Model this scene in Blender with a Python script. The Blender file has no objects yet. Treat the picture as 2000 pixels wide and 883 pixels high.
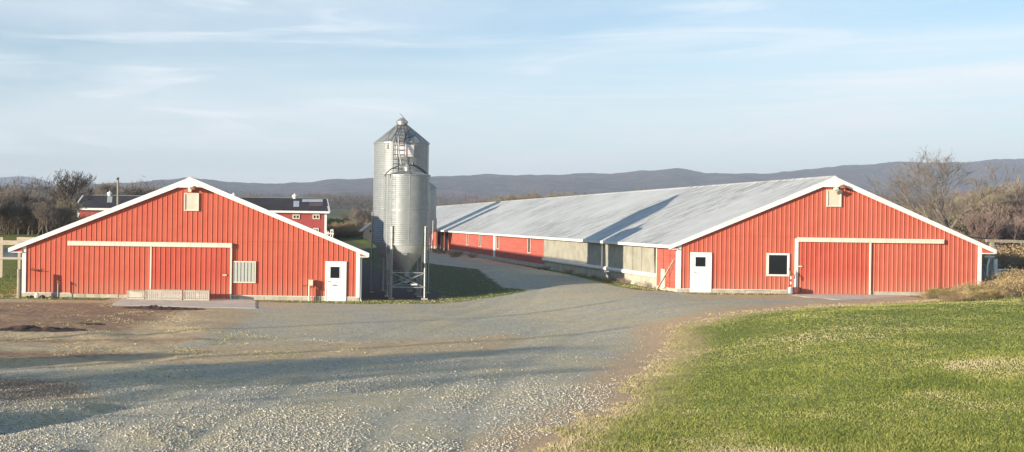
import bpy, math, random
import numpy as np
from mathutils import Vector, Matrix
random.seed(7); RNG = np.random.default_rng(11)
S = bpy.context.scene
C = S.collection
F, ROLL, VX, VY, ZC = 2000.0, 0.014, 525.0, 428.0, 4.2
def uv(px, py):
    a, b = px - VX, py - VY
    return a*math.cos(ROLL) + b*math.sin(ROLL), -a*math.sin(ROLL) + b*math.cos(ROLL)
def W(px, py, Y):                       # a point of the survey sketch at depth Y
    u, v = uv(px, py)
    return Vector((u*Y/F, Y, ZC - v*Y/F))
def XP(px, Y, py=500): return W(px, py, Y).x
def ZP(px, py, Y): return W(px, py, Y).z
# ------------------------------------------------------------------ noise
def _h(ix, iy, s):
    n = (ix.astype(np.int64)*374761393 + iy.astype(np.int64)*668265263 + s*1442695041) & 0xffffffff
    n = ((n ^ (n >> 13))*1274126177) & 0xffffffff
    return ((n ^ (n >> 16)) & 0xffff)/65535.0
def vnoise(x, y, s=0):
    x = np.asarray(x, float); y = np.asarray(y, float)
    ix = np.floor(x); iy = np.floor(y); fx = x-ix; fy = y-iy
    fx = fx*fx*(3-2*fx); fy = fy*fy*(3-2*fy)
    a = _h(ix, iy, s); b = _h(ix+1, iy, s); c = _h(ix, iy+1, s); d = _h(ix+1, iy+1, s)
    return (a*(1-fx)+b*fx)*(1-fy) + (c*(1-fx)+d*fx)*fy
def fbm(x, y, o=4, s=0):
    t = 0; a = .5
    for i in range(o):
        t = t + a*(vnoise(x, y, s+i*17)-.5); x = x*2.03+5.2; y = y*2.03+1.7; a *= .5
    return t
def sst(a, b, x):
    t = np.clip((np.asarray(x, float)-a)/(b-a), 0, 1); return t*t*(3-2*t)
# ------------------------------------------------------------------ ground shape
LAWN = np.array([(2.7,15.5),(4.1,18.0),(5.8,20.5),(7.7,23.0),(9.2,26.5),(11.0,30),(13.6,35),(15.2,39.5),(18.5,42.6),(21.5,45.0),(25.2,47.3),(29,49.0),(33,51.0),(38.5,52.5),
                 (90,56),(90,-60),(-6,-60),(-2,0),(2,12)], float)
def poly_sd(px, py, poly):              # signed distance, positive inside
    x = np.asarray(px, float); y = np.asarray(py, float)
    ins = np.zeros(x.shape, bool); d = np.full(x.shape, 1e9)
    n = len(poly)
    for i in range(n):
        x0, y0 = poly[i]; x1, y1 = poly[(i+1) % n]
        dx, dy = x1-x0, y1-y0
        t = np.clip(((x-x0)*dx+(y-y0)*dy)/(dx*dx+dy*dy+1e-12), 0, 1)
        d = np.minimum(d, np.hypot(x-x0-t*dx, y-y0-t*dy))
        c = ((y0 > y) != (y1 > y))
        with np.errstate(divide='ignore', invalid='ignore'):
            ins ^= c & (x < dx*(y-y0)/(dy if dy != 0 else 1e-12)+x0)
    return np.where(ins, d, -d)
TRK = [[(-3.5,14),(-1.5,22),(2.2,32),(7,42),(12.5,52),(15.8,62),(18.2,82),(17,100)],[(1.5,14),(3.6,22),(7.2,31),(11.5,40),(17,46.5),(24,50),(30,52.4)],[(-8,26),(-2,33),(5,38.5),(13,43.5),(21,48.5),(28,51.5)],[(-9,44),(-3,44.5),(4,46.5),(10,50),(14.6,58),(17,75)]]
def tracks(X, Y):
    t = 0*np.asarray(X, float)
    for P in TRK:
        d = np.full(np.shape(X), 1e9); sgn = np.zeros(np.shape(X))
        for (x0,y0),(x1,y1) in zip(P[:-1], P[1:]):
            dx, dy = x1-x0, y1-y0; L = math.hypot(dx, dy); u = np.clip(((X-x0)*dx+(Y-y0)*dy)/L/L, 0, 1)
            dd = np.hypot(X-x0-u*dx, Y-y0-u*dy); d = np.minimum(d, dd)
        d = d + fbm(X*.3, Y*.3, 2, 33)*.5
        t = np.maximum(t, np.exp(-((d-.78)/.24)**2))
    return t
def ghe(X, Y):
    X = np.asarray(X, float); Y = np.asarray(Y, float)
    right = sst(9, 20, X)*sst(30, 52, Y)*.62 + sst(11, 22, X)*(1-sst(30, 52, Y))*.35
    near = right
    # rise to the far country, later behind the long barn
    far = np.interp(Y, [0,100,140,210,300,400,700,1500,2600,6000], [0,0,1.75,2.9,5.7,7.8,12,25,30,30])
    farR = np.interp(Y, [0,205,260,400,700,1500,2600,6000], [0,0,1.5,7.0,11.5,24.5,29.5,29.5])
    k = sst(12.5, 17.0, X)
    z = near + far*(1-k) + farR*k
    # bank on the left beyond the paddock
    z = z + sst(-13.5, -19, X)*(sst(68, 92, Y)*2.6*(1-sst(200, 400, Y)))
    # bank on the right beside the long barn
    z = z + sst(38.7, 46, X)*sst(35, 50, Y)*(1-sst(300, 500, Y))*1.3*(1-.92*sst(54, 60, Y))
    # lawn crest
    sd = poly_sd(X, Y, LAWN)
    z = z + sst(.2, 6.0, sd)*.42*sst(14, 24, Y)*(1-sst(60, 90, Y)) + sst(0, 14, sd)*.25
    z = z + .75*np.exp(-(((X-38.5)/3.6)**2 + ((Y-48.3)/3.2)**2))
    # knoll the photographer stands on
    z = z + 2.55*(1-sst(2, 13, np.hypot(X, Y*1.0)))
    # undulation and ruts in the yard
    yard = sst(10, 16, Y)*(1-sst(48, 56, Y))*sst(1.5, -1.0, sd)
    z = z + yard*(fbm(X*.16, Y*.22, 4, 3)*.10 + fbm(X*.9, Y*1.3, 3, 9)*.025)
    lx = sst(1.0, -3.5, X)
    z = z + yard*lx*(fbm(X*.45, Y*.8, 4, 21)*.26)
    z = z - .22*np.exp(-((Y-(22.9+ (X+3.4)*1.35))/.75)**2)*sst(-1.5, -4.5, X)*yard  # hollow shaped so the low sun leaves a dark band of shade
    z = z - .022*tracks(X, Y)
    z = z + sst(.5, 3, sd)*(1-sst(60, 80, Y))*(fbm(X*.35, Y*.35, 4, 5)*.14)
    out = sst(90, 200, Y)
    z = z + out*fbm(X*.02, Y*.02, 4, 8)*2.2*np.clip(Y/600, 0, 1)
    flatL = sst(-15.5, -13.2, X)*sst(7.2, 5.2, X)*sst(45.5, 48.2, Y)*(1-sst(112, 118, Y))
    return z*(1-flatL) + 0*flatL
def gz(x, y): return float(ghe(np.array([x]), np.array([y]))[0])
# ------------------------------------------------------------------ object helpers
ORG = {}
def props(o, label=None, cat=None, group=None, kind=None):
    if label: o['label'] = label
    if cat: o['category'] = cat
    if group: o['group'] = group
    if kind: o['kind'] = kind
    return o
def thing(name, label, cat, loc, group=None):
    o = bpy.data.objects.new(name, None); o.empty_display_size = .3
    o.location = loc; C.objects.link(o); ORG[o.name] = Vector(loc)
    return props(o, label, cat, group)
class MB:
    def __init__(s): s.v = []; s.f = []
    def add(s, vs, fs):
        n = len(s.v); s.v += [tuple(p) for p in vs]; s.f += [tuple(i+n for i in f) for f in fs]; return s
    def box(s, a, b):
        (x0,y0,z0),(x1,y1,z1) = a, b
        x0,x1 = sorted((x0,x1)); y0,y1 = sorted((y0,y1)); z0,z1 = sorted((z0,z1))
        v = [(x0,y0,z0),(x1,y0,z0),(x1,y1,z0),(x0,y1,z0),(x0,y0,z1),(x1,y0,z1),(x1,y1,z1),(x0,y1,z1)]
        return s.add(v, [(0,3,2,1),(4,5,6,7),(0,1,5,4),(1,2,6,5),(2,3,7,6),(3,0,4,7)])
    def cbox(s, c, d): return s.box([c[i]-d[i]/2 for i in range(3)], [c[i]+d[i]/2 for i in range(3)])
    def prism(s, pts, y0, y1):          # outline in XZ, extruded along Y (outline counter-clockwise seen from -Y)
        n = len(pts)
        v = [(x,y0,z) for x,z in pts]+[(x,y1,z) for x,z in pts]
        f = [tuple(range(n)), tuple(range(2*n-1, n-1, -1))] + [(i, i+n, (i+1)%n+n, (i+1)%n) for i in range(n)]
        return s.add(v, f)
    def tube(s, pts, r, n=8, cap=True):
        pts = [Vector(p) for p in pts]
        rs = r if isinstance(r, (list, tuple)) else [r]*len(pts)
        base = len(s.v); prev = None
        for i, p in enumerate(pts):
            d = (pts[min(i+1, len(pts)-1)]-pts[max(i-1, 0)]).normalized()
            if prev is None:
                a = Vector((0,0,1)) if abs(d.z) < .9 else Vector((1,0,0))
                u = d.cross(a).normalized()
            else:
                u = (prev - d*prev.dot(d)).normalized()
            prev = u; w = d.cross(u)
            for k in range(n):
                t = 2*math.pi*k/n
                s.v.append(tuple(p + (u*math.cos(t)+w*math.sin(t))*rs[i]))
        for i in range(len(pts)-1):
            for k in range(n):
                a = base+i*n+k; b = base+i*n+(k+1)%n
                s.f.append((a, b, b+n, a+n))
        if cap:
            s.f.append(tuple(base+k for k in range(n))[::-1]); s.f.append(tuple(base+(len(pts)-1)*n+k for k in range(n)))
        return s
    def beam(s, a, b, w, h, up=(0,0,1)):
        a = Vector(a); b = Vector(b); d = (b-a).normalized(); up = Vector(up)
        u = d.cross(up).normalized(); n = u.cross(d)
        v = [p + u*sx*w/2 + n*sz*h/2 for p in (a, b) for sx, sz in ((-1,-1),(1,-1),(1,1),(-1,1))]
        return s.add(v, [(0,3,2,1)[::-1],(4,5,6,7)[::-1]] + [(i,(i+1)%4,(i+1)%4+4,i+4)[::-1] for i in range(4)])
    def lathe(s, prof, c, n=32, cap=True):
        base = len(s.v)
        for r, z in prof:
            for k in range(n):
                t = 2*math.pi*k/n; s.v.append((c[0]+r*math.cos(t), c[1]+r*math.sin(t), c[2]+z))
        for i in range(len(prof)-1):
            for k in range(n):
                a = base+i*n+k; b = base+i*n+(k+1)%n
                s.f.append((a, b, b+n, a+n))
        if cap:
            s.f.append(tuple(base+k for k in range(n))[::-1]); s.f.append(tuple(base+(len(prof)-1)*n+k for k in range(n)))
        return s
    def build(s, name, mat, parent=None, loc=None, smooth=False, attrs=None):
        me = bpy.data.meshes.new(name)
        o = bpy.data.objects.new(name, me)
        org = Vector((0,0,0))
        if parent is not None: org = ORG[parent.name]
        elif loc is not None: org = Vector(loc)
        a = np.array(s.v, dtype=np.float64).reshape(-1, 3) - np.array(org)
        me.from_pydata(a.tolist(), [], s.f)
        if smooth:
            me.shade_smooth()
        if mat: me.materials.append(mat)
        me.update(); C.objects.link(o)
        if parent is not None: o.parent = parent
        else: o.location = org
        ORG[o.name] = org
        return o
def npmesh(name, V, Fc, mat, loc=(0,0,0), parent=None, attrs=None, smooth=False, sizes=None):
    # V (n,3); Fc flat loops with constant size k per face (m,k)
    me = bpy.data.meshes.new(name); V = np.asarray(V, np.float32) - np.array(loc, np.float32)
    Fc = np.asarray(Fc, np.int32); m, k = Fc.shape
    me.vertices.add(len(V)); me.vertices.foreach_set('co', V.ravel())
    me.loops.add(m*k); me.loops.foreach_set('vertex_index', Fc.ravel())
    me.polygons.add(m); me.polygons.foreach_set('loop_start', np.arange(0, m*k, k, dtype=np.int32))
    try: me.polygons.foreach_set('loop_total', np.full(m, k, np.int32))
    except Exception: pass
    me.update(calc_edges=True); me.validate()
    for nme, arr in (attrs or {}).items():
        at = me.attributes.new(nme, 'FLOAT', 'POINT'); at.data.foreach_set('value', np.asarray(arr, np.float32))
    if smooth: me.polygons.foreach_set('use_smooth', np.ones(m, bool))
    if mat: me.materials.append(mat)
    o = bpy.data.objects.new(name, me); C.objects.link(o)
    if parent is not None: o.parent = parent
    else: o.location = loc
    ORG[o.name] = Vector(loc)
    return o
def copy_tree(o, loc, rz=0, sc=1, label=None, group=None, parent=None):
    c = o.copy(); C.objects.link(c)
    if parent is not None: c.parent = parent
    else:
        c.location = loc; c.rotation_euler = (0,0,rz); c.scale = (sc,)*3 if not isinstance(sc, tuple) else sc
        if label: c['label'] = label
        if group: c['group'] = group
    for ch in list(o.children): copy_tree(ch, None, parent=c)
    return c
# ------------------------------------------------------------------ node helpers
class N:
    def __init__(s, name):
        s.m = bpy.data.materials.new(name); s.m.use_nodes = True
        s.t = s.m.node_tree; s.b = s.t.nodes['Principled BSDF']; s.i = 0
        s.co = None
    def new(s, ty, **k):
        n = s.t.nodes.new(ty)
        for a, v in k.items(): setattr(n, a, v)
        return n
    def link(s, a, b): s.t.links.new(a, b)
    def coord(s, which='Object'):
        if s.co is None: s.co = s.new('ShaderNodeTexCoord')
        return s.co.outputs[which]
    def mapping(s, sc=(1,1,1), src=None, rot=(0,0,0)):
        n = s.new('ShaderNodeMapping'); n.inputs['Scale'].default_value = sc; n.inputs['Rotation'].default_value = rot
        s.link(src or s.coord(), n.inputs['Vector']); return n.outputs[0]
    def noise(s, scale, detail=4, rough=.6, src=None, dist=0):
        n = s.new('ShaderNodeTexNoise'); n.inputs['Scale'].default_value = scale
        n.inputs['Detail'].default_value = detail; n.inputs['Roughness'].default_value = rough; n.inputs['Distortion'].default_value = dist
        s.link(src or s.coord(), n.inputs['Vector']); return n.outputs['Fac']
    def vor(s, scale, src=None, feature='F1', out='Distance', rnd=1):
        n = s.new('ShaderNodeTexVoronoi', feature=feature); n.inputs['Scale'].default_value = scale; n.inputs['Randomness'].default_value = rnd
        s.link(src or s.coord(), n.inputs['Vector']); return n.outputs[out]
    def ramp(s, fac, stops):
        n = s.new('ShaderNodeValToRGB'); e = n.color_ramp.elements
        while len(e) < len(stops): e.new(.5)
        for q, (p, c) in zip(e, stops):
            q.position = p; q.color = (c if len(c) == 4 else tuple(c)+(1,)) if isinstance(c, (tuple, list)) else (c,c,c,1)
        s.link(fac, n.inputs[0]); return n.outputs[0]
    def mix(s, fac, a, b, mode='MIX'):
        n = s.new('ShaderNodeMix', data_type='RGBA', blend_type=mode)
        for idx, v in ((0, fac), (6, a), (7, b)):
            if hasattr(v, 'links') or isinstance(v, bpy.types.NodeSocket): s.link(v, n.inputs[idx])
            elif idx == 0: n.inputs[0].default_value = v
            else: n.inputs[idx].default_value = tuple(v)+(1,) if len(v) == 3 else v
        return n.outputs[2]
    def math(s, op, a, b=None, c=None, clamp=False):
        n = s.new('ShaderNodeMath', operation=op); n.use_clamp = clamp
        for i, v in enumerate((a, b, c)):
            if v is None: continue
            if isinstance(v, bpy.types.NodeSocket): s.link(v, n.inputs[i])
            else: n.inputs[i].default_value = v
        return n.outputs[0]
    def attr(s, name):
        n = s.new('ShaderNodeAttribute'); n.attribute_name = name; return n.outputs['Fac']
    def base(s, col): 
        if isinstance(col, bpy.types.NodeSocket): s.link(col, s.b.inputs['Base Color'])
        else: s.b.inputs['Base Color'].default_value = tuple(col)+(1,)
        return s
    def set(s, **k):
        for a, v in k.items():
            inp = s.b.inputs[{'rough':'Roughness','metal':'Metallic','spec':'Specular IOR Level'}[a]]
            if isinstance(v, bpy.types.NodeSocket): s.link(v, inp)
            else: inp.default_value = v
        return s
    def bump(s, h, strength=.3, dist=.02):
        n = s.new('ShaderNodeBump'); n.inputs['Strength'].default_value = strength; n.inputs['Distance'].default_value = dist
        s.link(h, n.inputs['Height']); s.link(n.outputs[0], s.b.inputs['Normal']); return s
    def rnd(s):
        return s.new('ShaderNodeObjectInfo').outputs['Random']
def mixed(name, c0, c1, scale=2, rough=.7, metal=0, bump=.15, det=5, sc=(1,1,1), bd=.01):
    n = N(name); src = n.mapping(sc)
    f = n.noise(scale, det, .65, src)
    n.base(n.ramp(f, [(.3, c0), (.7, c1)])).set(rough=rough, metal=metal)
    if bump: n.bump(n.noise(scale*9, 4, .7, src), bump, bd)
    return n.m
M = {}
def paint(name, c, wear, low, streak=.45, rough=.5):
    n = N(name); st = n.mapping((3.2, 3.2, .35))
    a = n.noise(1.1, 5, .65); b = n.noise(2.0, 5, .7, st); d = n.noise(26, 3, .7)
    col = n.mix(n.ramp(a, [(.35, 0), (.7, .8)]), c, wear)
    col = n.mix(n.ramp(b, [(.5, 0), (.75, streak)]), col, low)
    col = n.mix(n.ramp(d, [(.62, 0), (.75, .35)]), col, low)
    sp = n.new('ShaderNodeSeparateXYZ'); n.link(n.coord(), sp.inputs[0])
    if name.startswith('red'):
        zz = n.math('ADD', sp.outputs[2], n.math('MULTIPLY', n.math('SUBTRACT', a, .5), 1.6))
        col = n.mix(n.ramp(n.math('MULTIPLY', zz, .5), [(.10, .42), (.55, 0)]), col, (.50,.24,.165))
        lap = n.math('LESS_THAN', n.math('ABSOLUTE', n.math('SUBTRACT', sp.outputs[2], 3.02)), .012)
        col = n.mix(n.math('MULTIPLY', lap, .35), col, (.16,.03,.02))
        pn = n.new('ShaderNodeTexWhiteNoise', noise_dimensions='1D'); n.link(n.math('FLOOR', n.math('MULTIPLY', sp.outputs[0], 1/.96)), pn.inputs['W'])
        col = n.mix(n.math('MULTIPLY', pn.outputs['Value'], .28), col, wear)
    n.base(col).set(rough=rough, spec=.35); n.bump(n.math('ADD', n.noise(3, 3), n.noise(.9, 2)), .3, .03); return n.m
M['red'] = paint('red_metal_siding', (.50,.100,.058), (.57,.140,.082), (.42,.08,.05))
M['red_door'] = paint('red_door_metal', (.47,.078,.048), (.55,.115,.07), (.40,.06,.04))
M['red_r'] = paint('red_metal_siding_right', (.50,.105,.062), (.58,.145,.09), (.45,.085,.055))
M['white'] = paint('white_trim', (.80,.78,.73), (.87,.85,.80), (.58,.52,.42), .4)
M['cream'] = paint('cream_trim', (.70,.63,.50), (.80,.74,.62), (.50,.40,.28), .5)
M['door_white'] = paint('white_door_paint', (.86,.86,.82), (.90,.90,.88), (.74,.72,.66), .25, .4)
M['wood'] = mixed('weathered_wood', (.20,.165,.12), (.42,.36,.27), 3, .85, 0, .4, 6, (6,6,.6))
M['plank'] = mixed('pale_planks', (.38,.31,.22), (.62,.54,.42), 3, .85, 0, .3, 6, (.6,6,6))
M['conc'] = mixed('concrete', (.36,.32,.25), (.60,.54,.43), 2.2, .9, 0, .35, 8)
M['slab'] = mixed('concrete_slab', (.56,.51,.41), (.74,.68,.55), 1.1, .9, 0, .8, 8, (1,1,1), .035)
M['galv'] = mixed('galvanised_steel', (.27,.28,.28), (.34,.35,.34), 3, .45, .35, .06, 4)
M['galv_leg'] = mixed('galvanised_leg', (.36,.37,.36), (.50,.50,.47), 5, .5, .3, .06, 4)
M['dark'] = mixed('dark_metal', (.02,.02,.022), (.05,.05,.05), 5, .5, .3, 0)
M['rust'] = mixed('rusty_metal', (.16,.055,.03), (.32,.13,.07), 9, .85, .2, .4)
M['rubber'] = mixed('black_rubber', (.015,.015,.015), (.04,.04,.04), 9, .6, 0, .1)
g = N('dark_window_glass'); g.base((.012,.014,.018)).set(rough=.12, spec=.5); M['glass'] = g.m
M['bark'] = None
# ================================================================== GROUND
def lines(dense, lo, hi, step, grow=1.09, mx=90.):
    a = list(np.arange(dense[0], dense[1]+1e-6, step))
    x, d = a[-1], step
    while x < hi: d = min(d*grow, mx); x += d; a.append(x)
    x, d = a[0], step
    while x > lo: d = min(d*grow, mx); x -= d; a.insert(0, x)
    return np.array(a)
gx = lines((-19, 42), -1500, 3200, .26, 1.10, 80)
gy = lines((14.5, 62), -120, 3300, .22, 1.045, 60)
GX, GY = np.meshgrid(gx, gy)
GZ = ghe(GX, GY)
nx, ny = len(gx), len(gy)
sd_lawn = poly_sd(GX, GY, LAWN)
# strips of grass elsewhere
grassL1 = poly_sd(GX, GY, np.array([(-15,51.6),(-8.2,51.4),(-8.0,53.6),(-14,54)]))
grassL2 = poly_sd(GX, GY, np.array([(-.7,51.9),(5,51.3),(9,52.6),(12.6,56),(15,58.2),(14.2,62),(16.6,81),(15,92),(12.5,150),(9,170),(9.5,110),(9.6,70),(10.2,60),(9.2,54.6),(5.2,53.9),(-.7,53.6)]))
grassL3 = poly_sd(GX, GY, np.array([(-60,56),(-13.6,53.0),(-13.6,130),(-60,140)]))
grassR1 = poly_sd(GX, GY, np.array([(20.0,58.6),(20.2,56.0),(22.6,52.9),(26.0,53.2),(28.6,54.4),(21.9,56),(21.9,70),(21.3,110),(20.9,70)]))
grassR2 = poly_sd(GX, GY, np.array([(33.4,54.6),(33.5,51.6),(90,52),(90,60),(39,60),(38.4,54)]))
far_gr = (GY-128)*.5 - np.where(GX > 12, 60*sst(12, 14, GX), 0)
far_gr = np.where(GY > 240, 5, far_gr)
a_grass = np.maximum.reduce([sd_lawn, grassL1, grassL2, grassL3, grassR1, grassR2, np.clip(far_gr, -5, 5)])
road_back = poly_sd(GX, GY, np.array([(14.6,57),(14.4,61),(17.0,82),(15.4,92),(13.0,125),(15,135),(19,120),(20.6,90),(21.2,57)]))
a_dirt = np.maximum.reduce([
    poly_sd(GX, GY, np.array([(-20,50.8),(-9,50.5),(-3.8,50.0),(-1.5,46),(-2.0,40),(-3.0,36),(-4,33.2),(-20,34)]))+.7,
    poly_sd(GX, GY, np.array([(-30,31),(-4,31.8),(-1.2,33.8),(4,35.5),(9,37.8),(7,34.0),(2.0,31.8),(-2,29.8),(-8,28.8),(-30,27)]))+.4,
    poly_sd(GX, GY, np.array([(-20,27),(-5.2,26.2),(-4.2,23.8),(-5.5,22.6),(-20,21)]))+.2,
    poly_sd(GX, GY, np.array([(20,50.5),(26.2,50.4),(29,52.6),(28.4,54),(24,53.2)])),
    poly_sd(GX, GY, np.array([(39,60),(90,60),(90,200),(39,200)])),
    -np.abs(sd_lawn+.35)+.55*sst(52, 44, GY)])
a_red = np.maximum.reduce([
    poly_sd(GX, GY, np.array([(-20,48.6),(-8.6,49.6),(-3.6,49.3),(-4,47.2),(-4.6,44.6),(-5.6,38.0),(-20,37.5)]))+.5,
    poly_sd(GX, GY, np.array([(-9,31.8),(-5.2,32.1),(-3.4,31.6),(-6,30.4),(-9,30)]))+.2,
    poly_sd(GX, GY, np.array([(-20,27),(-5.0,26.6),(-4.0,24.6),(-5.5,23.2),(-20,21)])),
    poly_sd(GX, GY, np.array([(-9,35.2),(-3.5,35.4),(1,36.2),(-3,34.4),(-9,33.8)]))])
a_tan = (vnoise(GX*.22, GY*.34, 40)-.35)
A = {'grass': np.clip(a_grass, -3, 6), 'dirt': np.clip(a_dirt, -3, 3), 'red': np.clip(a_red, -3, 3),
     'edge': np.clip(-sd_lawn, -8, 8), 'track': tracks(GX, GY)*(GY < 110), 'soil': np.clip(poly_sd(GX, GY, np.array([(4.6,54.2),(9.4,54.2),(10.6,60),(10.0,72),(10,118),(4.6,118)])), -3, 3), 'shade_dull': sst(-.5, .6, poly_sd(GX, GY, np.array([(9,55.6),(13,58.6),(14.2,60),(17.2,82),(15,100),(9,150),(5,150),(5,56)]))), 'farness': sst(150, 420, GY)}
verts = np.stack([GX.ravel(), GY.ravel(), GZ.ravel()], 1)
I, J = np.meshgrid(np.arange(nx-1), np.arange(ny-1))
q = (J*nx+I).ravel(); quads = np.stack([q, q+1, q+1+nx, q+nx], 1)
def gmat():
    n = N('yard_ground'); geo = n.new('ShaderNodeNewGeometry').outputs['Position']
    big = n.noise(.35, 5, .6, geo); mid = n.noise(2.2, 5, .65, geo); fine = n.noise(14, 4, .7, geo)
    jit = n.math('MULTIPLY', n.math('SUBTRACT', mid, .5), 2.4)
    jit = n.math('ADD', jit, n.math('MULTIPLY', n.math('SUBTRACT', fine, .5), .8))
    # gravel
    v = n.new('ShaderNodeTexVoronoi'); v.inputs['Scale'].default_value = 21; n.link(geo, v.inputs['Vector'])
    v2 = n.new('ShaderNodeTexVoronoi'); v2.inputs['Scale'].default_value = 47; n.link(geo, v2.inputs['Vector'])
    cell = n.new('ShaderNodeSeparateColor'); n.link(v.outputs['Color'], cell.inputs[0])
    cell2 = n.new('ShaderNodeSeparateColor'); n.link(v2.outputs['Color'], cell2.inputs[0])
    grey = n.ramp(cell.outputs[0], [(0, (.32,.29,.24)), (.45, (.54,.495,.41)), (.8, (.69,.62,.50)), (1, (.88,.82,.70))])
    grey2 = n.ramp(cell2.outputs[0], [(0, (.36,.33,.28)), (.6, (.58,.53,.43)), (1, (.78,.73,.61))])
    grey = n.mix(.4, grey, grey2)
    tanf = n.ramp(n.math('ADD', n.math('MULTIPLY', big, .8), n.math('MULTIPLY', mid, .25)), [(.45, .05), (.61, .8)])
    grav = n.mix(tanf, grey, (.70,.57,.36))
    grav = n.mix(n.ramp(fine, [(.35, .25), (.6, 0)]), grav, (.22,.21,.19))
    grav = n.mix(n.math('MULTIPLY', n.attr('track'), n.ramp(mid, [(.3, .25), (.65, .75)])), grav, (.50,.45,.36))
    mm = n.ramp(n.noise(5.5, 9, .85, geo), [(.34, .62), (.5, .98), (.66, 1.28)])
    grav = n.mix(1.0, grav, mm, 'MULTIPLY'); grav = n.mix(1.0, grav, (1.0,.985,.915), 'MULTIPLY')
    # dirt
    dirt = n.ramp(n.noise(5, 6, .7, geo), [(.3, (.38,.25,.14)), (.5, (.64,.46,.26)), (.75, (.82,.63,.39))])
    rd = n.ramp(n.noise(4, 7, .75, geo), [(.32, (.15,.075,.045)), (.5, (.38,.22,.13)), (.72, (.60,.42,.27))])
    dm = n.math('ADD', n.attr('dirt'), jit); dm = n.ramp(n.math('ADD', n.math('MULTIPLY', dm, .5), .5), [(.28, 0), (.62, .9)])
    rm = n.math('ADD', n.attr('red'), jit); rm = n.ramp(n.math('ADD', n.math('MULTIPLY', rm, .4), .5), [(.4, 0), (.8, .9)])
    col = n.mix(dm, grav, dirt); col = n.mix(rm, col, rd)
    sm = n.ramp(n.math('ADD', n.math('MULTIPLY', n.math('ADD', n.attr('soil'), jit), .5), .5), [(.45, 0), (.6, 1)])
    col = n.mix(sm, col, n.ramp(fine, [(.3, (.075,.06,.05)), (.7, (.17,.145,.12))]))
    # grass base
    gr = n.ramp(n.noise(7, 5, .7, geo), [(.3, (.10,.125,.028)), (.5, (.18,.205,.05)), (.75, (.29,.29,.095))])
    dry = n.ramp(n.noise(9, 5, .7, geo), [(.3, (.20,.15,.07)), (.7, (.42,.34,.18))])
    dryf = n.math('ADD', n.noise(.3, 5, .65, geo), n.math('MULTIPLY', n.math('SUBTRACT', mid, .5), .5))
    gr = n.mix(n.ramp(dryf, [(.60, 0), (.74, .6)]), gr, dry)
    gr = n.mix(n.math('MULTIPLY', n.attr('shade_dull'), .7), gr, n.ramp(fine, [(.3, (.055,.055,.035)), (.7, (.13,.12,.075))]))  # left barn's shade painted in: grass colour darkened over this strip
    leaf = n.ramp(n.noise(12, 6, .8, geo), [(.35, (.42,.24,.14)), (.52, (.72,.48,.28)), (.7, (.86,.68,.44))])
    em = n.math('ADD', n.math('ABSOLUTE', n.math('ADD', n.attr('edge'), .3)), n.math('MULTIPLY', jit, .7))
    em = n.ramp(n.math('MULTIPLY', em, .5), [(.25, .92), (.75, 0)])
    farm = n.ramp(n.noise(.012, 3, .5, n.mapping((1,.45,1), geo)), [(.40, (.10,.13,.04)), (.5, (.24,.21,.10)), (.6, (.12,.11,.06))])
    gr = n.mix(n.attr('farness'), gr, farm)
    gm = n.math('ADD', n.attr('grass'), n.math('MULTIPLY', jit, .55))
    gm = n.ramp(n.math('ADD', n.math('MULTIPLY', gm, .5), .5), [(.46, 0), (.55, 1)])
    col = n.mix(gm, col, gr)
    near = n.math('GREATER_THAN', 3.0, n.attr('edge'))
    col = n.mix(n.math('MULTIPLY', em, n.math('MULTIPLY', near, n.math('SUBTRACT', 1, n.attr('farness')))), col, leaf)
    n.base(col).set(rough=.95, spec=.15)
    h = n.math('MULTIPLY', n.math('SUBTRACT', .6, v.outputs['Distance']), n.math('SUBTRACT', 1, n.math('MULTIPLY', dm, .65)))
    h = n.math('ADD', h, n.math('MULTIPLY', n.noise(6, 5, .7, geo), 1.2)); h = n.math('ADD', h, n.math('MULTIPLY', n.math('SUBTRACT', .6, v2.outputs['Distance']), .4))
    n.bump(h, .38, .03)
    return n.m
M['ground'] = gmat()
fc = lambda a: (a[:-1,:-1]+a[1:,:-1]+a[:-1,1:]+a[1:,1:])/4
cls = np.zeros((ny-1, nx-1), int)
cls[fc(sd_lawn) > 0] = 1
yardpoly = poly_sd(GX, GY, np.array([(-22,12),(2.7,15.5)] + [tuple(p) for p in LAWN[1:12]] + [(33,54.4),(21.8,54.4),(21.8,60),(21.4,128),(12,135),(15.2,92),(16.8,82),(14.2,61),(15,58),(12.4,55.8),(9,52.4),(5,51.2),(-15,51.5),(-22,51.5)]))
cls[(fc(yardpoly) > 0) & (cls == 0)] = 2
cls = cls.ravel()
def sub(name, k):
    fsel = quads[cls == k]; used = np.unique(fsel); remap = np.full(len(verts), -1); remap[used] = np.arange(len(used))
    o = npmesh(name, verts[used], remap[fsel], M['ground'], attrs={a: v.ravel()[used] for a, v in A.items()}, smooth=True)
    props(o, kind='structure'); return o
sub('ground', 0); sub('lawn', 1); sub('gravel_yard', 2)
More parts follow.
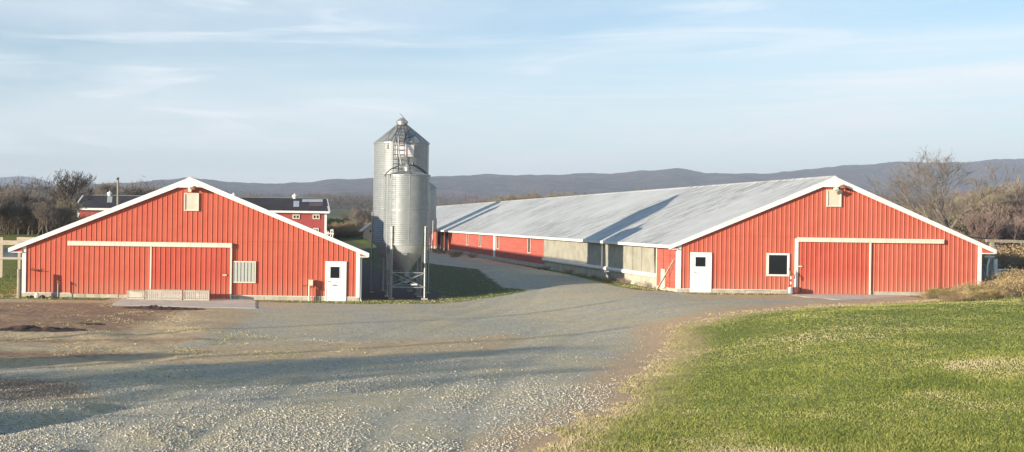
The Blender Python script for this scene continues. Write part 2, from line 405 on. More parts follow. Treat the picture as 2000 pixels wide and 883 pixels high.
# ------------------------------------------------------------------ hills
def hills(name, sil, Y0, Y1, Y2, seed, mat, amp):
    px = np.arange(-420, 2600, 7.0); top = np.interp(px, [p[0] for p in sil], [p[1] for p in sil])
    top = top + (fbm(px*.02, px*0, 4, seed))*5 + fbm(px*.11, px*0, 3, seed+3)*2.2
    rows = []
    ts = np.concatenate([np.linspace(0, 1, 34), np.linspace(1.06, 1.7, 8)])
    V = []
    for t in ts:
        Yr = Y0+(Y1-Y0)*t
        for k in range(len(px)):
            pass
        a = px-VX; b = top-VY
        u = a*math.cos(ROLL)+b*math.sin(ROLL); v = -a*math.sin(ROLL)+b*math.cos(ROLL)
        xr = u*Y1/F; zr = ZC - v*Y1/F
        x = xr*(Yr/Y1)
        base = 22.0
        prof = np.where(t <= 1, (np.sin((t-.5)*math.pi)+1)/2, 1-(t-1)*1.1)
        z = base + (zr-base)*prof
        rav = fbm(x*.0045+9, Yr*.0016+x*.0006, 5, seed+50)*amp*math.sin(min(t, 1)*math.pi)*1.0
        z = z + rav + fbm(x*.05, Yr*.05+0*x, 3, seed+70)*amp*.10*(1 if t <= 1 else 0)*min(1, t*3)*(1-t**8 if t < 1 else 0)
        V.append(np.stack([x, np.full_like(x, Yr), z], 1))
    V = np.concatenate(V); n = len(px); m = len(ts)
    I, J = np.meshgrid(np.arange(n-1), np.arange(m-1)); q = (J*n+I).ravel()
    o = npmesh(name, V, np.stack([q, q+1, q+1+n, q+n], 1), mat, smooth=True)
    return props(o, kind='structure')
h = N('wooded_hill'); geo = h.new('ShaderNodeNewGeometry').outputs['Position']
hv = h.noise(.02, 6, .75, geo); hw = h.noise(.0025, 5, .65, geo)
col = h.mix(h.ramp(hw, [(.4, 0), (.6, 1)]), h.ramp(hv, [(.38, (.03,.018,.016)), (.62, (.26,.15,.11))]), h.ramp(hv, [(.38, (.02,.02,.015)), (.62, (.17,.12,.085))]))
h.base(col).set(rough=1, spec=0); h.bump(h.noise(.02, 6, .8, geo), 1.0, 30); M['hill'] = h.m
SIL = [(-420,352),(0,366),(110,366),(180,362),(290,358),(330,355),(360,353),(400,355),(500,359),(590,360),(640,354),(727,350),(855,350),(900,347),(960,344),(1060,343),(1130,340),(1200,343),(1270,339),(1320,334),(1345,338),(1370,344),(1440,343),(1500,342),(1560,337),(1625,330),(1690,324),(1750,319),(1850,321),(1940,314),(2000,313),(2600,310)]
hills('hills', SIL, 1500, 2700, 3200, 5, M['hill'], 46)
hills('far_hills', [(-420,352),(-100,350),(0,347),(40,345),(60,346),(85,352),(110,361),(150,368),(240,372),(620,375),(2600,376)], 3300, 3900, 4200, 31, M['hill'], 40)
# ================================================================== BARNS
def roof_mat(name, c0, c1, streaks):
    n = N(name); co = n.coord()
    sep = n.new('ShaderNodeSeparateXYZ'); n.link(co, sep.inputs[0])
    st = n.mapping((.35, 5.0, .35)); a = n.noise(1.0, 5, .7, st); b = n.noise(.5, 5, .6)
    col = n.mix(n.ramp(b, [(.35, 0), (.7, 1)]), c0, c1)
    stf = n.ramp(n.noise(.9, 6, .72, n.mapping((.6, 10, .6))), [(.545, 0), (.56, 1)])
    patch = n.ramp(n.noise(.11, 3, .5), [(.40, .05), (.55, 1)])
    col = n.mix(n.math('MULTIPLY', n.math('MULTIPLY', stf, patch), streaks), col, (.10,.085,.075))
    col = n.mix(n.ramp(a, [(.55, 0), (.8, .25)]), col, (.30,.27,.23))
    seam = n.math('LESS_THAN', n.math('FRACT', n.math('MULTIPLY', sep.outputs[1], 1/.92)), .05)
    col = n.mix(n.math('MULTIPLY', seam, .30), col, (.16,.16,.16))
    jn = n.math('LESS_THAN', n.math('ABSOLUTE', n.math('SUBTRACT', sep.outputs[1], 52.0)), .13)
    col = n.mix(n.math('MULTIPLY', jn, .6), col, (.13,.13,.13))
    n.base(col).set(rough=.55, metal=.15, spec=.4)
    w = n.math('FRACT', n.math('MULTIPLY', sep.outputs[1], 1/.23)); w = n.math('LESS_THAN', w, .16)
    n.bump(n.math('ADD', w, n.math('MULTIPLY', b, .6)), .35, .02)
    return n.m
M['roof'] = roof_mat('grey_metal_roof', (.55,.545,.52), (.67,.66,.62), 1.0)
M['roof_l'] = roof_mat('grey_metal_roof_left', (.44,.44,.44), (.55,.54,.52), .4)
def ribbed(mb, x0, x1, zb, zt, Y, pitch, rib=.060, top=.022, dep=.027, phase=0):
    xs = [x0]; ys = [0]; k = math.ceil((x0-phase)/pitch)
    while True:
        c = phase+k*pitch; k += 1
        if c+rib/2 >= x1: break
        if c-rib/2 <= x0+.005: continue
        xs += [c-rib/2, c-top/2, c+top/2, c+rib/2]; ys += [0, dep, dep, 0]
    xs.append(x1); ys.append(0)
    # split at apex
    out = []
    for i in range(len(xs)-1):
        a, b = xs[i], xs[i+1]
        mb.add([(a, Y-ys[i], zb), (b, Y-ys[i+1], zb), (b, Y-ys[i+1], zt(b)), (a, Y-ys[i], zt(a))], [(0,1,2,3)])
def slats(mb, x0, x1, z0, z1, y, step, tilt=.02, th=.012):
    z = z0
    while z < z1-step*.5:
        mb.add([(x0,y,z),(x1,y,z),(x1,y+tilt,z+step*.85),(x0,y+tilt,z+step*.85),(x0,y+th,z),(x1,y+th,z),(x1,y+tilt+th,z+step*.85),(x0,y+tilt+th,z+step*.85)],
               [(0,1,2,3),(7,6,5,4),(0,4,5,1),(3,2,6,7),(0,3,7,4),(1,5,6,2)]); z += step
def framed(mb, x0, x1, z0, z1, y0, y1, w):
    mb.box((x0,y0,z0),(x0+w,y1,z1)); mb.box((x1-w,y0,z0),(x1,y1,z1))
    mb.box((x0+w,y0,z0),(x1-w,y1,z0+w)); mb.box((x0+w,y0,z1-w),(x1-w,y1,z1))
def rects(px0, py0, px1, py1, Y):        # survey rectangle -> x0,x1,z0,z1
    a = W(px0, (py0+py1)/2, Y).x; b = W(px1, (py0+py1)/2, Y).x
    c = (px0+px1)/2
    return a, b, W(c, py1, Y).z, W(c, py0, Y).z
def barn(label, Yf, Ye, zb, xl, xr, tl, tr, xa, za, zt, mat, pitch, roofm, found_z, end_jag=0):
    cx = (xl+xr)/2
    root = thing('red_barn', label, 'barn', (cx, Yf, zb), None)
    zl = lambda x: (zt+(za-zt)*(x-tl)/(xa-tl)) if x <= xa else (zt+(za-zt)*(tr-x)/(tr-xa))
    under = lambda x: zl(x)-.13
    w = MB(); ribbed(w, xl, xa, found_z, under, Yf, pitch, phase=xl+.1); ribbed(w, xa, xr, found_z, under, Yf, pitch, phase=xl+.1)
    w.build('gable_wall', M[mat], root)
    s = MB()
    s.box((xr-.06, Yf+.002, found_z), (xr, Ye, under(xr))); 
    s.build('side_wall', M[mat], root)
    e = MB(); e.prism([(xl,found_z),(xr,found_z),(xr,under(xr)),(xa,under(xa)),(xl,under(xl))], Ye-.1, Ye); e.build('rear_wall', M[mat], root)
    f = MB(); 
    # block foundation in uneven pieces
    x = xl-.02
    while x < xr:
        wd = random.uniform(.7, 1.9); x2 = min(x+wd, xr+.02); d = random.uniform(0, .035); t = found_z - random.choice([0, 0, 0, .015, .03])
        f.box((x, Yf-.03-d, zb-.5), (x2-.012, Yf+.15, t)); x = x2
    f.box((xl-.015, Yf+.16, zb-.5), (xl+.14, Ye, found_z)); f.box((xr-.14, Yf+.16, zb-.5), (xr+.015, Ye, found_z))
    f.build('foundation', M['conc'], root)
    # roof, lightly sagging sheets
    rf = MB(); y0 = Yf-.16; y1 = Ye+.3; ny_ = int((y1-y0)/2.4); nxs = 10
    for (ex, side) in ((tl, 0), (tr, 1)):
        base = len(rf.v); 
        for j in range(ny_+1):
            y = y0+(y1-y0)*j/ny_
            for i in range(nxs+1):
                t = i/nxs; x = xa+(ex-xa)*t
                sag = 0 if j == 0 else float(fbm(np.array([y*.11+side*40]), np.array([t*2.2]), 3, 77)[0])*.12*min(1, j/2)
                z = zl(x)+sag*(.35+.65*math.sin(math.pi*t))
                rf.v.append((x, y, z+.0)); rf.v.append((x, y, z-.07))
        st_ = (nxs+1)*2
        for j in range(ny_):
            for i in range(nxs):
                a = base+j*st_+i*2; b = a+2; c = b+st_; d = a+st_
                f4 = (a, d, c, b) if side else (a, b, c, d)
                rf.f.append(f4 if True else f4); rf.f.append(tuple(k+1 for k in f4)[::-1])
        for j in (0, ny_):
            for i in range(nxs):
                a = base+j*st_+i*2; rf.f.append((a, a+2, a+3, a+1))
        for j in range(ny_):
            a = base+j*st_+nxs*2; rf.f.append((a, a+1, a+1+st_, a+st_))
    rfo = rf.build('roof', M[roofm], root)
    rc = MB(); rc.prism([(xa-.2, za-.2*(za-zt)/(xa-tl)+.012), (xa+.2, za-.2*(za-zt)/(xa-tl)+.012), (xa+.03, za+.05), (xa-.03, za+.05)], y0-.02, y1); rc.build('ridge_cap', M[roofm], rfo)
    # rake boards
    for ex, s_ in ((tl, -1), (tr, 1)):
        rk = MB(); sl = (za-zt)/abs(xa-ex)
        h = .225
        pts = [(xa, za-.01), (xa, za-.01-h*1.25), (ex, zt-h), (ex, zt-.01)]
        if s_ > 0: pts = pts[::-1]
        rk.prism(pts, Yf-.215, Yf-.162)
        o = rk.build('rake_board', M['white'], root)
        xo = xl if s_ < 0 else xr
        so = MB(); a = zl(xo)-.13
        # boxed eave return
        p = [(xo+s_*.02, zt-h+.04), (ex-s_*.12, zt-h+.04), (xo+s_*.02, zl(xo)-.2)]
        if s_ < 0: p = p[::-1]
        so.prism(p, Yf-.10, Yf-.06)
        so.build('eave_return', M[mat], root)
        tm = MB(); tm.box((xo+s_*.02, Yf-.16, zt-h-.01), (ex-s_*.05, Yf+.04, zt-h+.035)); tm.build('eave_trim', M['white'], root)
        ef = MB(); ef.box((ex-.025, Yf-.14, zt-.17), (ex+.025, y1, zt-.012)) ; ef.build('eave_fascia', M['white'], root)
    pk = MB(); sl = (za-zt)/(xa-tl)
    pk.prism([(xa-.62, za-.62*sl-.30), (xa+.62, za-.62*sl-.30), (xa, za-.02)], Yf-.232, Yf-.218); pk.build('peak_plate', M['white'], root)
    for x0, x1 in ((xl-.03, xl+.17), (xr-.17, xr+.03)):
        cb = MB(); cb.box((x0, Yf-.055, found_z-.02), (x1, Yf-.03, under(x0)-.02)); 
        xs = x0 if x0 < cx else x1; cb.box((min(xs, xs+.0), Yf-.03, found_z-.02), (xs+(.02 if x0 < cx else -.02), Yf+.16, under(x0)-.02))
        cb.build('corner_board', M['white'], root)
    bt = MB(); bt.box((xl+.18, Yf-.042, found_z-.01), (xr-.18, Yf-.031, found_z+.035)); bt.build('base_trim', M['cream'], root)
    return root, zl
# ---- left barn
YL = 53.2
LB, zlL = barn('red metal barn with white trim, nearest the muddy yard, partly hiding a dark roofed barn', YL, 108, 0, XP(45,YL), XP(702,YL), W(18,489,YL).x, W(720,498,YL).x, W(372.5,346,YL).x, W(372.5,346,YL).z, (W(18,484,YL).z+W(720,494,YL).z)/2, 'red', .262, 'roof_l', .20)
wl = MB(); wl.box((XP(45,YL), YL+.002, .2), (XP(45,YL)+.06, 108, zlL(XP(45,YL))-.14)); wl.build('side_wall', M['red'], LB)
def sliding(root, px0, py0, px1, py1, Y, mat, pitch, zb=None, edgeL=False, edgeR=False, off=.09, label=None):
    a, b, c, d = rects(px0, py0, px1, py1, Y)
    if zb is not None: c = zb
    m = MB(); ribbed(m, a, b, c, lambda x: d, Y-off, pitch, phase=a+.12)
    m.box((a, Y-off+.002, c), (b, Y-off+.03, d))
    o = m.build('sliding_door', M[mat], root)
    if label: o['label'] = label
    for f, x in ((edgeL, a), (edgeR, b)):
        if f: e = MB(); e.box((x-.045, Y-off-.045, c), (x+.045, Y-off-.031, d)); e.build('edge_strip', M['cream'], o)
    return o
def track(root, px0, py0, px1, py1, Y, mat='cream'):
    a, b = XP(px0, Y), XP(px1, Y); z0 = W(px0, (py0), Y).z; z1 = W(px1, py1, Y).z; z = (z0+z1)/2
    t = MB(); h = .235
    t.prism([(a, z-h/2), (b, z-h/2), (b, z+h/2), (a, z+h/2)], Y-.20, Y-.15)
    t.box((a, Y-.15, z+h/2-.03), (b, Y-.03, z+h/2))
    t.build('door_track', M[mat], root); return z-h/2
track(LB, 133, 474, 453, 480, YL)
s1 = sliding(LB, 139, 479, 294.5, 579, YL, 'red', .262, zb=.20, edgeR=True)
s2 = sliding(LB, 298, 481, 451, 588, YL, 'red_door', .262, zb=.03, edgeR=True, off=.11, label='sliding door leaf hanging lower, near its pale edge')
lt = MB(); a = W(439,537,YL); lt.cbox((a.x, YL-.16, a.z), (.22,.03,.06)); lt.build('latch', M['cream'], s2)
def gable_vent(root, px0, py0, px1, py1, Y, step=.06):
    a, b, c, d = rects(px0, py0, px1, py1, Y); m = MB(); m.box((a+.05, Y-.045, c+.05), (b-.05, Y-.034, d-.05)); slats(m, a+.05, b-.05, c+.05, d-.05, Y-.075, step, .025)
    o = m.build('gable_vent', M['cream'], root); f = MB(); framed(f, a, b, c, d, Y-.10, Y-.033, .05); f.build('vent_frame', M['cream'], o)
gable_vent(LB, 360, 377, 388.5, 412, YL)
def barn_lamp(root, px, py, Y, lower):
    p = W(px, py, Y); m = MB()
    m.box((p.x-.09, Y-.22, p.z-.16), (p.x+.09, Y-.03, p.z+.12)); m.tube([(p.x,Y-.2,p.z+.02),(p.x+.06,Y-.42,p.z+.08)], .04)
    o = m.build('flood_lamp', M['cream'], root)
    h = MB(); h.lathe([(.05,.10),(.15,.02),(.17,-.10),(.15,-.10),(.13,.0),(.03,.06)], (p.x+.26, Y-.38, p.z+.04), 14, False); h.build('lamp_hood', M['rust'], o)
    if lower:
        h = MB(); h.tube([(p.x+.02,Y-.2,p.z-.15),(p.x+.05,Y-.42,p.z-.27)], [.07,.15], 12); h.build('lamp_head', M['galv'], o)
barn_lamp(LB, 371, 369, YL, False)
# slatted window of left barn
a, b, c, d = rects(455, 510, 499.5, 552.5, YL)
m = MB(); m.box((a+.05, YL-.04, c+.05), (b-.05, YL-.034, d-.05)); wn = m.build('window', M['dark'], LB); wn['label'] = 'shuttered window with upright pale slats'
f = MB(); framed(f, a, b, c, d, YL-.09, YL-.033, .06); f.build('frame', M['cream'], wn)
f = MB(); n_ = 6
for i in range(n_):
    x = a+.06+(b-a-.12)*(i+.5)/n_; wd = (b-a-.12)/n_*.80
    f.box((x-wd/2, YL-.078, c+.06), (x+wd/2, YL-.062, d-.06))
M['slat'] = mixed('grey_green_slats', (.36,.38,.33), (.58,.58,.52), 6, .8, 0, .2, 5, (3,3,20)); f.build('slat', M['slat'], wn)
def walk_door(root, px0, py0, px1, py1, wx0, wy0, wx1, wy1, Y, sill, slot=True):
    a, b, c, d = rects(px0, py0, px1, py1, Y)
    f = MB(); framed(f, a, b, c, d, Y-.085, Y-.03, .07); fr = f.build('door_frame', M['door_white'], root)
    m = MB(); m.box((a+.075, Y-.07, c+.012), (b-.075, Y-.034, d-.075)); dr = m.build('door', M['door_white'], root)
    e, g_, h_, i_ = rects(wx0, wy0, wx1, wy1, Y)
    m = MB(); m.box((e, Y-.078, h_), (g_, Y-.0715, i_)); p = m.build('window_pane', M['glass'], dr)
    m = MB(); framed(m, e-.03, g_+.03, h_-.03, i_+.03, Y-.088, Y-.0715, .03); m.build('window_frame', M['door_white'], dr)
    m = MB(); k = W(px0+5, (py0+py1)/2, Y); m.tube([(k.x+.04,Y-.07,k.z+.02),(k.x+.04,Y-.14,k.z+.02)], .022); m.tube([(k.x,Y-.13,k.z+.02),(k.x+.12,Y-.13,k.z)], .015); m.build('handle', M['galv'], dr)
    cxx = (wx0+wx1)/2
    k = W(cxx-.5, wy1+5, Y)
    # small worn sticker with a few illegible marks
    m = MB()
    for q in range(3): m.box((k.x-.05+.01*q, Y-.0755, k.z-.05-.085*q), (k.x+.05-.015*q, Y-.0715, k.z-.0-.085*q))
    m.build('sticker', M['sticker'], dr)
    if slot:
        k = W(cxx, wy1+14, Y); m = MB(); m.box((k.x-.13, Y-.084, k.z-.02), (k.x+.13, Y-.0715, k.z+.02)); m.build('mail_slot', M['dark'], dr)
    m = MB(); m.box((a-.05, Y-.2, c-.12), (b+.05, Y-.036, c-.004)); m.build('door_sill', M['conc'], fr)
M['sticker'] = mixed('faded_sticker', (.62,.56,.46), (.80,.76,.68), 9, .7, 0, 0)
walk_door(LB, 635, 510.5, 676, 589.5, 645, 521, 663, 543, YL, 0)
# downspout
m = MB(); p = W(702, 500, YL); q = W(703, 590, YL)
m.tube([(XP(716,YL), YL+.12, zlL(XP(716,YL))-.2), (XP(704,YL)+.05, YL+.04, p.z-.12), (XP(704.5,YL)+.02, YL+.02, .08), (XP(706,YL), YL-.1, .03)], .045, 8); m.build('downspout', M['white'], LB)
# ---- right barn
YR = 54.5; zR = .62
RB, zlR = barn('long red metal barn with grey roof and curtained side, beside the grassy bank', YR, 196, zR, XP(1323.5,YR), XP(1915,YR), W(1305,482,YR).x, W(1941,489.5,YR).x, W(1627,345,YR).x, W(1627,345,YR).z, (W(1305,479,YR).z+W(1941,487,YR).z)/2, 'red_r', .243, 'roof', zR+.17)
track(RB, 1555, 468.5, 1839, 471, YR)
sl_ = sliding(RB, 1558, 473, 1695, 576, YR, 'red_door', .243, zb=zR+.02, off=.10, label='closed sliding door leaf beside the white jamb')
e = MB(); x = XP(1697,YR); e.box((x-.035, YR-.16, zR+.02), (x+.035, YR-.101, W(1697,474,YR).z)); e.build('edge_strip', M['cream'], sl_)
sr = sliding(RB, 1702, 475, 1836, 571, YR, 'red_r', .243, zb=zR+.18, off=.05)
jb = MB(); a = W(1554.5, 466, YR); jb.box((a.x-.07, YR-.14, zR+.02), (a.x+.07, YR-.035, W(1555,466,YR).z)); jb.build('door_jamb', M['white'], RB)
lt = MB(); a = W(1559,520,YR); lt.cbox((a.x, YR-.17, a.z), (.22,.03,.06)); lt.build('latch', M['cream'], sl_)
gable_vent(RB, 1613.5, 371, 1641.5, 404, YR)
barn_lamp(RB, 1630, 366, YR, True)
a, b, c, d = rects(1496.5, 494.5, 1540.5, 539.5, YR)
m = MB(); m.box((a+.08, YR-.04, c+.08), (b-.08, YR-.034, d-.08)); wn = m.build('window', M['glass'], RB)
f = MB(); framed(f, a, b, c, d, YR-.08, YR-.033, .10); f.build('frame', M['white'], wn)
walk_door(RB, 1347.5, 493, 1388.5, 570.5, 1357, 502, 1377, 520.5, YR, 0, False)
# long side of right barn
xw = XP(1323.5, YR)
def yat(px): return (xw)*F/(px-525+1.0)
segs = {'near': (YR, yat(1283)), 'cur': (yat(1283), yat(1065)), 'mid': (yat(1065), 196)}
M['boards'] = mixed('faded_red_boards', (.37,.078,.05), (.52,.14,.10), 1.3, .8, 0, .3, 6, (1,.5,9))
ztop = zlR(xw)-.2; zf = zR+.30
m = MB()
for y0, y1 in (segs['near'], segs['mid']):
    z = zf if y0 > 60 else zR+.17
    while z < ztop:
        z2 = min(z+.145, ztop)
        m.add([(xw-.028,y0,z),(xw-.028,y1,z),(xw-.004,y1,z2),(xw-.004,y0,z2)], [(0,1,2,3)[::-1]])
        m.add([(xw-.004,y0,z),(xw-.004,y1,z),(xw-.028,y1,z),(xw-.028,y0,z)], [(0,1,2,3)]); z = z2
m.box((xw, YR+.05, zR+.1), (xw+.05, 196, ztop))
m.build('board_siding', M['boards'], RB)
# curtain
M['tarp'] = mixed('grey_curtain_tarp', (.29,.27,.215), (.43,.40,.31), 1.5, .65, 0, .5, 6, (1,1,1), .03)
y0, y1 = segs['cur']; m = MB(); nyc, nzc = 150, 22; z0, z1 = zR+.80, ztop-.02
ys = np.linspace(y0+.05, y1, nyc); base = 0
for i, y in enumerate(ys):
    for j in range(nzc+1):
        t = j/nzc; z = z0+(z1-z0)*t
        d = float(fbm(np.array([y*.9+t*1.2]), np.array([t*3.0-y*.25]), 4, 60)[0])*.16 + .02*math.sin(y*7.0+t*4)*t
        m.v.append((xw-.10-.02-d*.55, y, z))
for i in range(nyc-1):
    for j in range(nzc):
        a = i*(nzc+1)+j; m.f.append((a, a+1, a+nzc+2, a+nzc+1))
m.build('side_curtain', M['tarp'], RB, smooth=True)
m = MB()
for k in (.08, .14):
    y = y0+(y1-y0)*k; m = MB()
    m.tube([(xw-.19, y, z0), (xw-.21, y, z1)], .009, 5)
    m.build('curtain_cord', M['dark'], RB)
m = MB(); m.tube([(xw-.15, y0+.02, zR+.72), (xw-.15, y1, zR+.72)], .13, 12); m.build('curtain_roll', M['white'], RB)
m = MB(); m.box((xw-.04, y0, zR-.3), (xw+.02, y1, zR+.58)); m.box((xw-.03, y1, zR-.3), (xw+.02, 196, zf-.002)); m.box((xw-.03, YR+.16, zR-.3), (xw+.02, y0, zR+.168)); m.build('side_foundation', M['conc'], RB)
for px, w_ in ((1184.5, .13), (966, .42)):
    y = yat(px); m = MB(); 
    if px > 1100: m.tube([(xw-.30, y, ztop+.0), (xw-.30, y, zR+.72), (xw-.24, y+.05, zR+.6)], .055, 8)
    else: m.box((xw-.06, y-w_, zf-.05), (xw-.031, y+w_, ztop))
    m.build('downspout' if px > 1100 else 'white_panel', M['white'], RB)
m = MB(); y = yat(1189); m.tube([(xw-.24, y, zR+.52), (xw-.26, y-.5, zR+.45), (xw-.26, y-1.4, zR+.05)], .06, 8); m.build('drain_pipe', M['galv'], RB)
for px in (1034, 969.5, 938, 913):
    y = yat(px+(2 if px == 969.5 else 0)); 
    if px == 969.5: y = yat(973)
    m = MB(); m.box((xw-.036, y-.36, zR+1.10), (xw-.030, y+.36, ztop-.16)); wn = m.build('side_window', M['glass'], RB)
    f = MB()
    for yy in (y-.42, y+.36): f.box((xw-.07, yy, zR+1.04), (xw-.030, yy+.06, ztop-.10))
    f.box((xw-.07, y-.36, zR+1.04), (xw-.030, y+.36, zR+1.10)); f.box((xw-.07, y-.36, ztop-.16), (xw-.030, y+.36, ztop-.10)); f.build('frame', M['cream'], wn)
for y in (segs['near'][1]-.05, segs['near'][1]-1.0, segs['near'][1]-1.9):
    m = MB(); m.box((xw-.06, y-.05, zR+.15), (xw-.030, y+.05, ztop)); m.build('batten', M['cream'] if y > 57 else M['boards'], RB)
# dark upright boxes at the far end of the side
for px in (859, 866, 874):
    y = yat(px); m = MB(); m.box((xw-.35, y-.25, zR), (xw-.05, y+.25, ztop)); m.build('dark_upright', M['dark'], RB)
# ---- silos
def silo(name, label, cx, cy, r, zg, z_hop, z_cyl0, z_cyl1, z_top, nleg, ang0, leg_top, tall, brace):
    root = thing('grain_silo', label, 'grain silo', (cx, cy, zg), 'steel feed silos between the barns')
    prof = []; z = z_cyl0
    while z < z_cyl1-.001:
        z2 = min(z+.105, z_cyl1); h = z2-z
        prof += [(r-.012, z), (r-.012, z+h*.25), (r+.012, z+h*.5), (r+.012, z+h*.75)]; z = z2
    prof += [(r-.012, z_cyl1)]
    m = MB(); m.lathe([(a, b-zg) for a, b in prof], (cx, cy, zg), 56); cyl = m.build('silo_body', M['galv'], root, smooth=True)
    sm = MB()
    for k in range(7):
        t = ang0+2*math.pi*(k+.35)/7
        sm.cbox((0,0,0), (0,0,0)) if False else None
        x, y = cx+(r+.014)*math.cos(t), cy+(r+.014)*math.sin(t)
        sm.tube([(x,y,z_cyl0+.02),(x,y,z_cyl1-.02)], .009, 4)
    for zz in ([z_cyl0+.03, z_cyl1-.03] + ([ (z_cyl0+z_cyl1)/2 - .9, (z_cyl0+z_cyl1)/2+1.1] if tall else [(z_cyl0+z_cyl1)/2])):
        sm.lathe([(r+.012, zz-.02-zg), (r+.022, zz-.02-zg), (r+.022, zz+.02-zg), (r+.012, zz+.02-zg)], (cx,cy,zg), 56, False)
    sm.build('seam_band', M['galv'], cyl)
    rr = .30 if tall else .17
    m = MB(); m.lathe([(r+.05, z_cyl1-.03-zg), (r+.05, z_cyl1+.01-zg), (rr, z_top-.42-zg), (rr, z_top-.40-zg)], (cx,cy,zg), 24, False)
    rf = m.build('silo_roof', M['galv'], root)
    sm = MB()
    for k in range(24 if tall else 16):
        t = 2*math.pi*k/(24 if tall else 16); sm.tube([(cx+(r+.05)*math.cos(t), cy+(r+.05)*math.sin(t), z_cyl1+.03), (cx+rr*math.cos(t), cy+rr*math.sin(t), z_top-.39)], .009, 4)
    sm.build('roof_rib', M['galv'], rf)
    m = MB(); m.lathe([(rr, z_top-.42-zg), (rr, z_top-.28-zg), (rr+.05, z_top-.27-zg), (rr+.05,z_top-.22-zg), (rr*.55, z_top-.05-zg), (.03, z_top-zg)], (cx,cy,zg), 20); m.build('roof_cap', M['galv'], root, smooth=False)
    m = MB(); m.lathe([(.17, z_hop-zg), (r-.02, z_cyl0-zg+.0), (r-.02, z_cyl0+.02-zg)], (cx,cy,zg), 40, False); hp = m.build('hopper', M['galv_leg'], root, smooth=True)
    m = MB(); m.lathe([(.13, z_hop-.32-zg), (.19, z_hop-.25-zg), (.19, z_hop+.03-zg)], (cx,cy,zg), 16); m.tube([(cx,cy,z_hop-.28),(cx+.4,cy+.6,z_hop-.42),(cx+1.0,cy+2.0,z_hop-.2)], .07, 8); m.build('feed_boot', M['galv'], root)
    legs = []
    for k in range(nleg):
        t = ang0+2*math.pi*k/nleg; x, y = cx+(r+.05)*math.cos(t), cy+(r+.05)*math.sin(t); legs.append((x,y))
        m = MB(); u = Vector((math.cos(t), math.sin(t), 0)); v = Vector((-u.y, u.x, 0)); p = Vector((x,y,0))
        for aa, bb, cc, dd in ((-.07,-.05,0,.05),( .05,.07,0,.05)):
            m.beam(p+v*(aa+bb)/2+u*.025+Vector((0,0,zg-.1)), p+v*(aa+bb)/2+u*.025+Vector((0,0,leg_top)), .02, .07, up=u)
        m.beam(p+Vector((0,0,zg-.1)), p+Vector((0,0,leg_top)), .14, .02, up=u)
        lg = m.build('leg', M['galv_leg'], root)
        m = MB(); m.cbox((x,y,gz(x,y)+.02), (.3,.3,.10)); m.build('foot_pad', M['conc'], lg)
    if brace:
        z0, z1 = brace
        for k in range(nleg):
            a, b = legs[k], legs[(k+1) % nleg]
            m = MB(); d = Vector((a[0]+b[0]-2*cx, a[1]+b[1]-2*cy, 0)).normalized()*.05
            A_, B_ = Vector((*a,0))+d, Vector((*b,0))+d; V0, V1 = Vector((0,0,z0)), Vector((0,0,z1))
            m.tube([A_+V0, B_+V0], .028, 6); m.tube([A_+V1, B_+V1], .028, 6); m.tube([A_+V0, B_+V1], .022, 6); m.tube([A_+V1+d*.5, B_+V0+d*.5], .022, 6)
            m.build('cross_brace', M['galv_leg'], root)
    return root
YT = 59.7; tx = XP(783, YT, 380)
ST = silo('tall', 'tallest steel silo with a roof ladder and small pale sign, behind the shorter silo', tx, YT, 1.58, .05, .95, W(740,474,YT).z, W(783,281,YT).z, W(783,232,YT).z+.05, 6, 0, W(725,414,YT).z, True, None)
YS = 55.85; sx = XP(794.5, YS, 400)
SS = silo('short', 'short steel silo with a cross brace between its front legs, nearest the gravel yard', sx, YS, 1.22, .02, W(800,531,YS).z, W(790,478,YS).z, W(790,343,YS).z, W(790,321,YS).z+.04, 4, math.pi/4, W(766,441,YS).z, False, (W(798,559,YS).z, W(798,531,YS).z))
s3 = silo('rear tall', 'distant steel silo mostly hidden behind the front silos, its roof showing beside the long barn', 18.8, 127.5, 2.0, .6, 1.5, 3.0, 8.35, 10.0, 6, 0, 4.6, True, None)
s4 = silo('rear short', 'distant shorter steel silo in front of its taller rear neighbour', 18.3, 121.0, 1.3, .6, 1.5, 3.2, 7.5, 8.6, 4, math.pi/4, 4.3, False, None)
# sign, ladder and fill pipe of the tall silo
M['sign'] = None
n = N('faded_pink_sign'); sp = n.new('ShaderNodeSeparateXYZ'); n.link(n.coord(), sp.inputs[0])
st = n.math('LESS_THAN', n.math('ABSOLUTE', n.math('SUBTRACT', n.math('FRACT', n.math('MULTIPLY', sp.outputs[2], 3.1)), .5)), .13)
n.base(n.mix(st, (.80,.74,.72), n.mix(n.ramp(n.noise(7), [(.4, 0), (.6, 1)]), (.72,.50,.46), (.80,.68,.66)))).set(rough=.45); M['sign'] = n.m
m = MB(); r = 1.58+.035; a0 = math.acos(max(-1, min(1, (XP(771,YT-1.5)-tx)/r))); a1 = math.acos((XP(805.5,YT-1.5)-tx)/r)
zt_, zb_ = W(788,283,YT-1.5).z, W(788,306,YT-1.5).z; K = 14; b0 = len(m.v)
for i in range(K+1):
    t = a0+(a1-a0)*i/K
    for rr_ in (r, r+.015):
        for z in (zb_, zt_): m.v.append((tx+rr_*math.cos(t), YT-rr_*math.sin(t), z))
for i in range(K):
    a = i*4; b = a+4
    m.f += [(a+2,b+2,b+3,a+3),(a,a+1,b+1,b),(a,b,b+2,a+2),(a+1,a+3,b+3,b+1)]
m.f += [(0,2,3,1),(K*4,K*4+1,K*4+3,K*4+2)]
m.build('sign', M['sign'], ST)
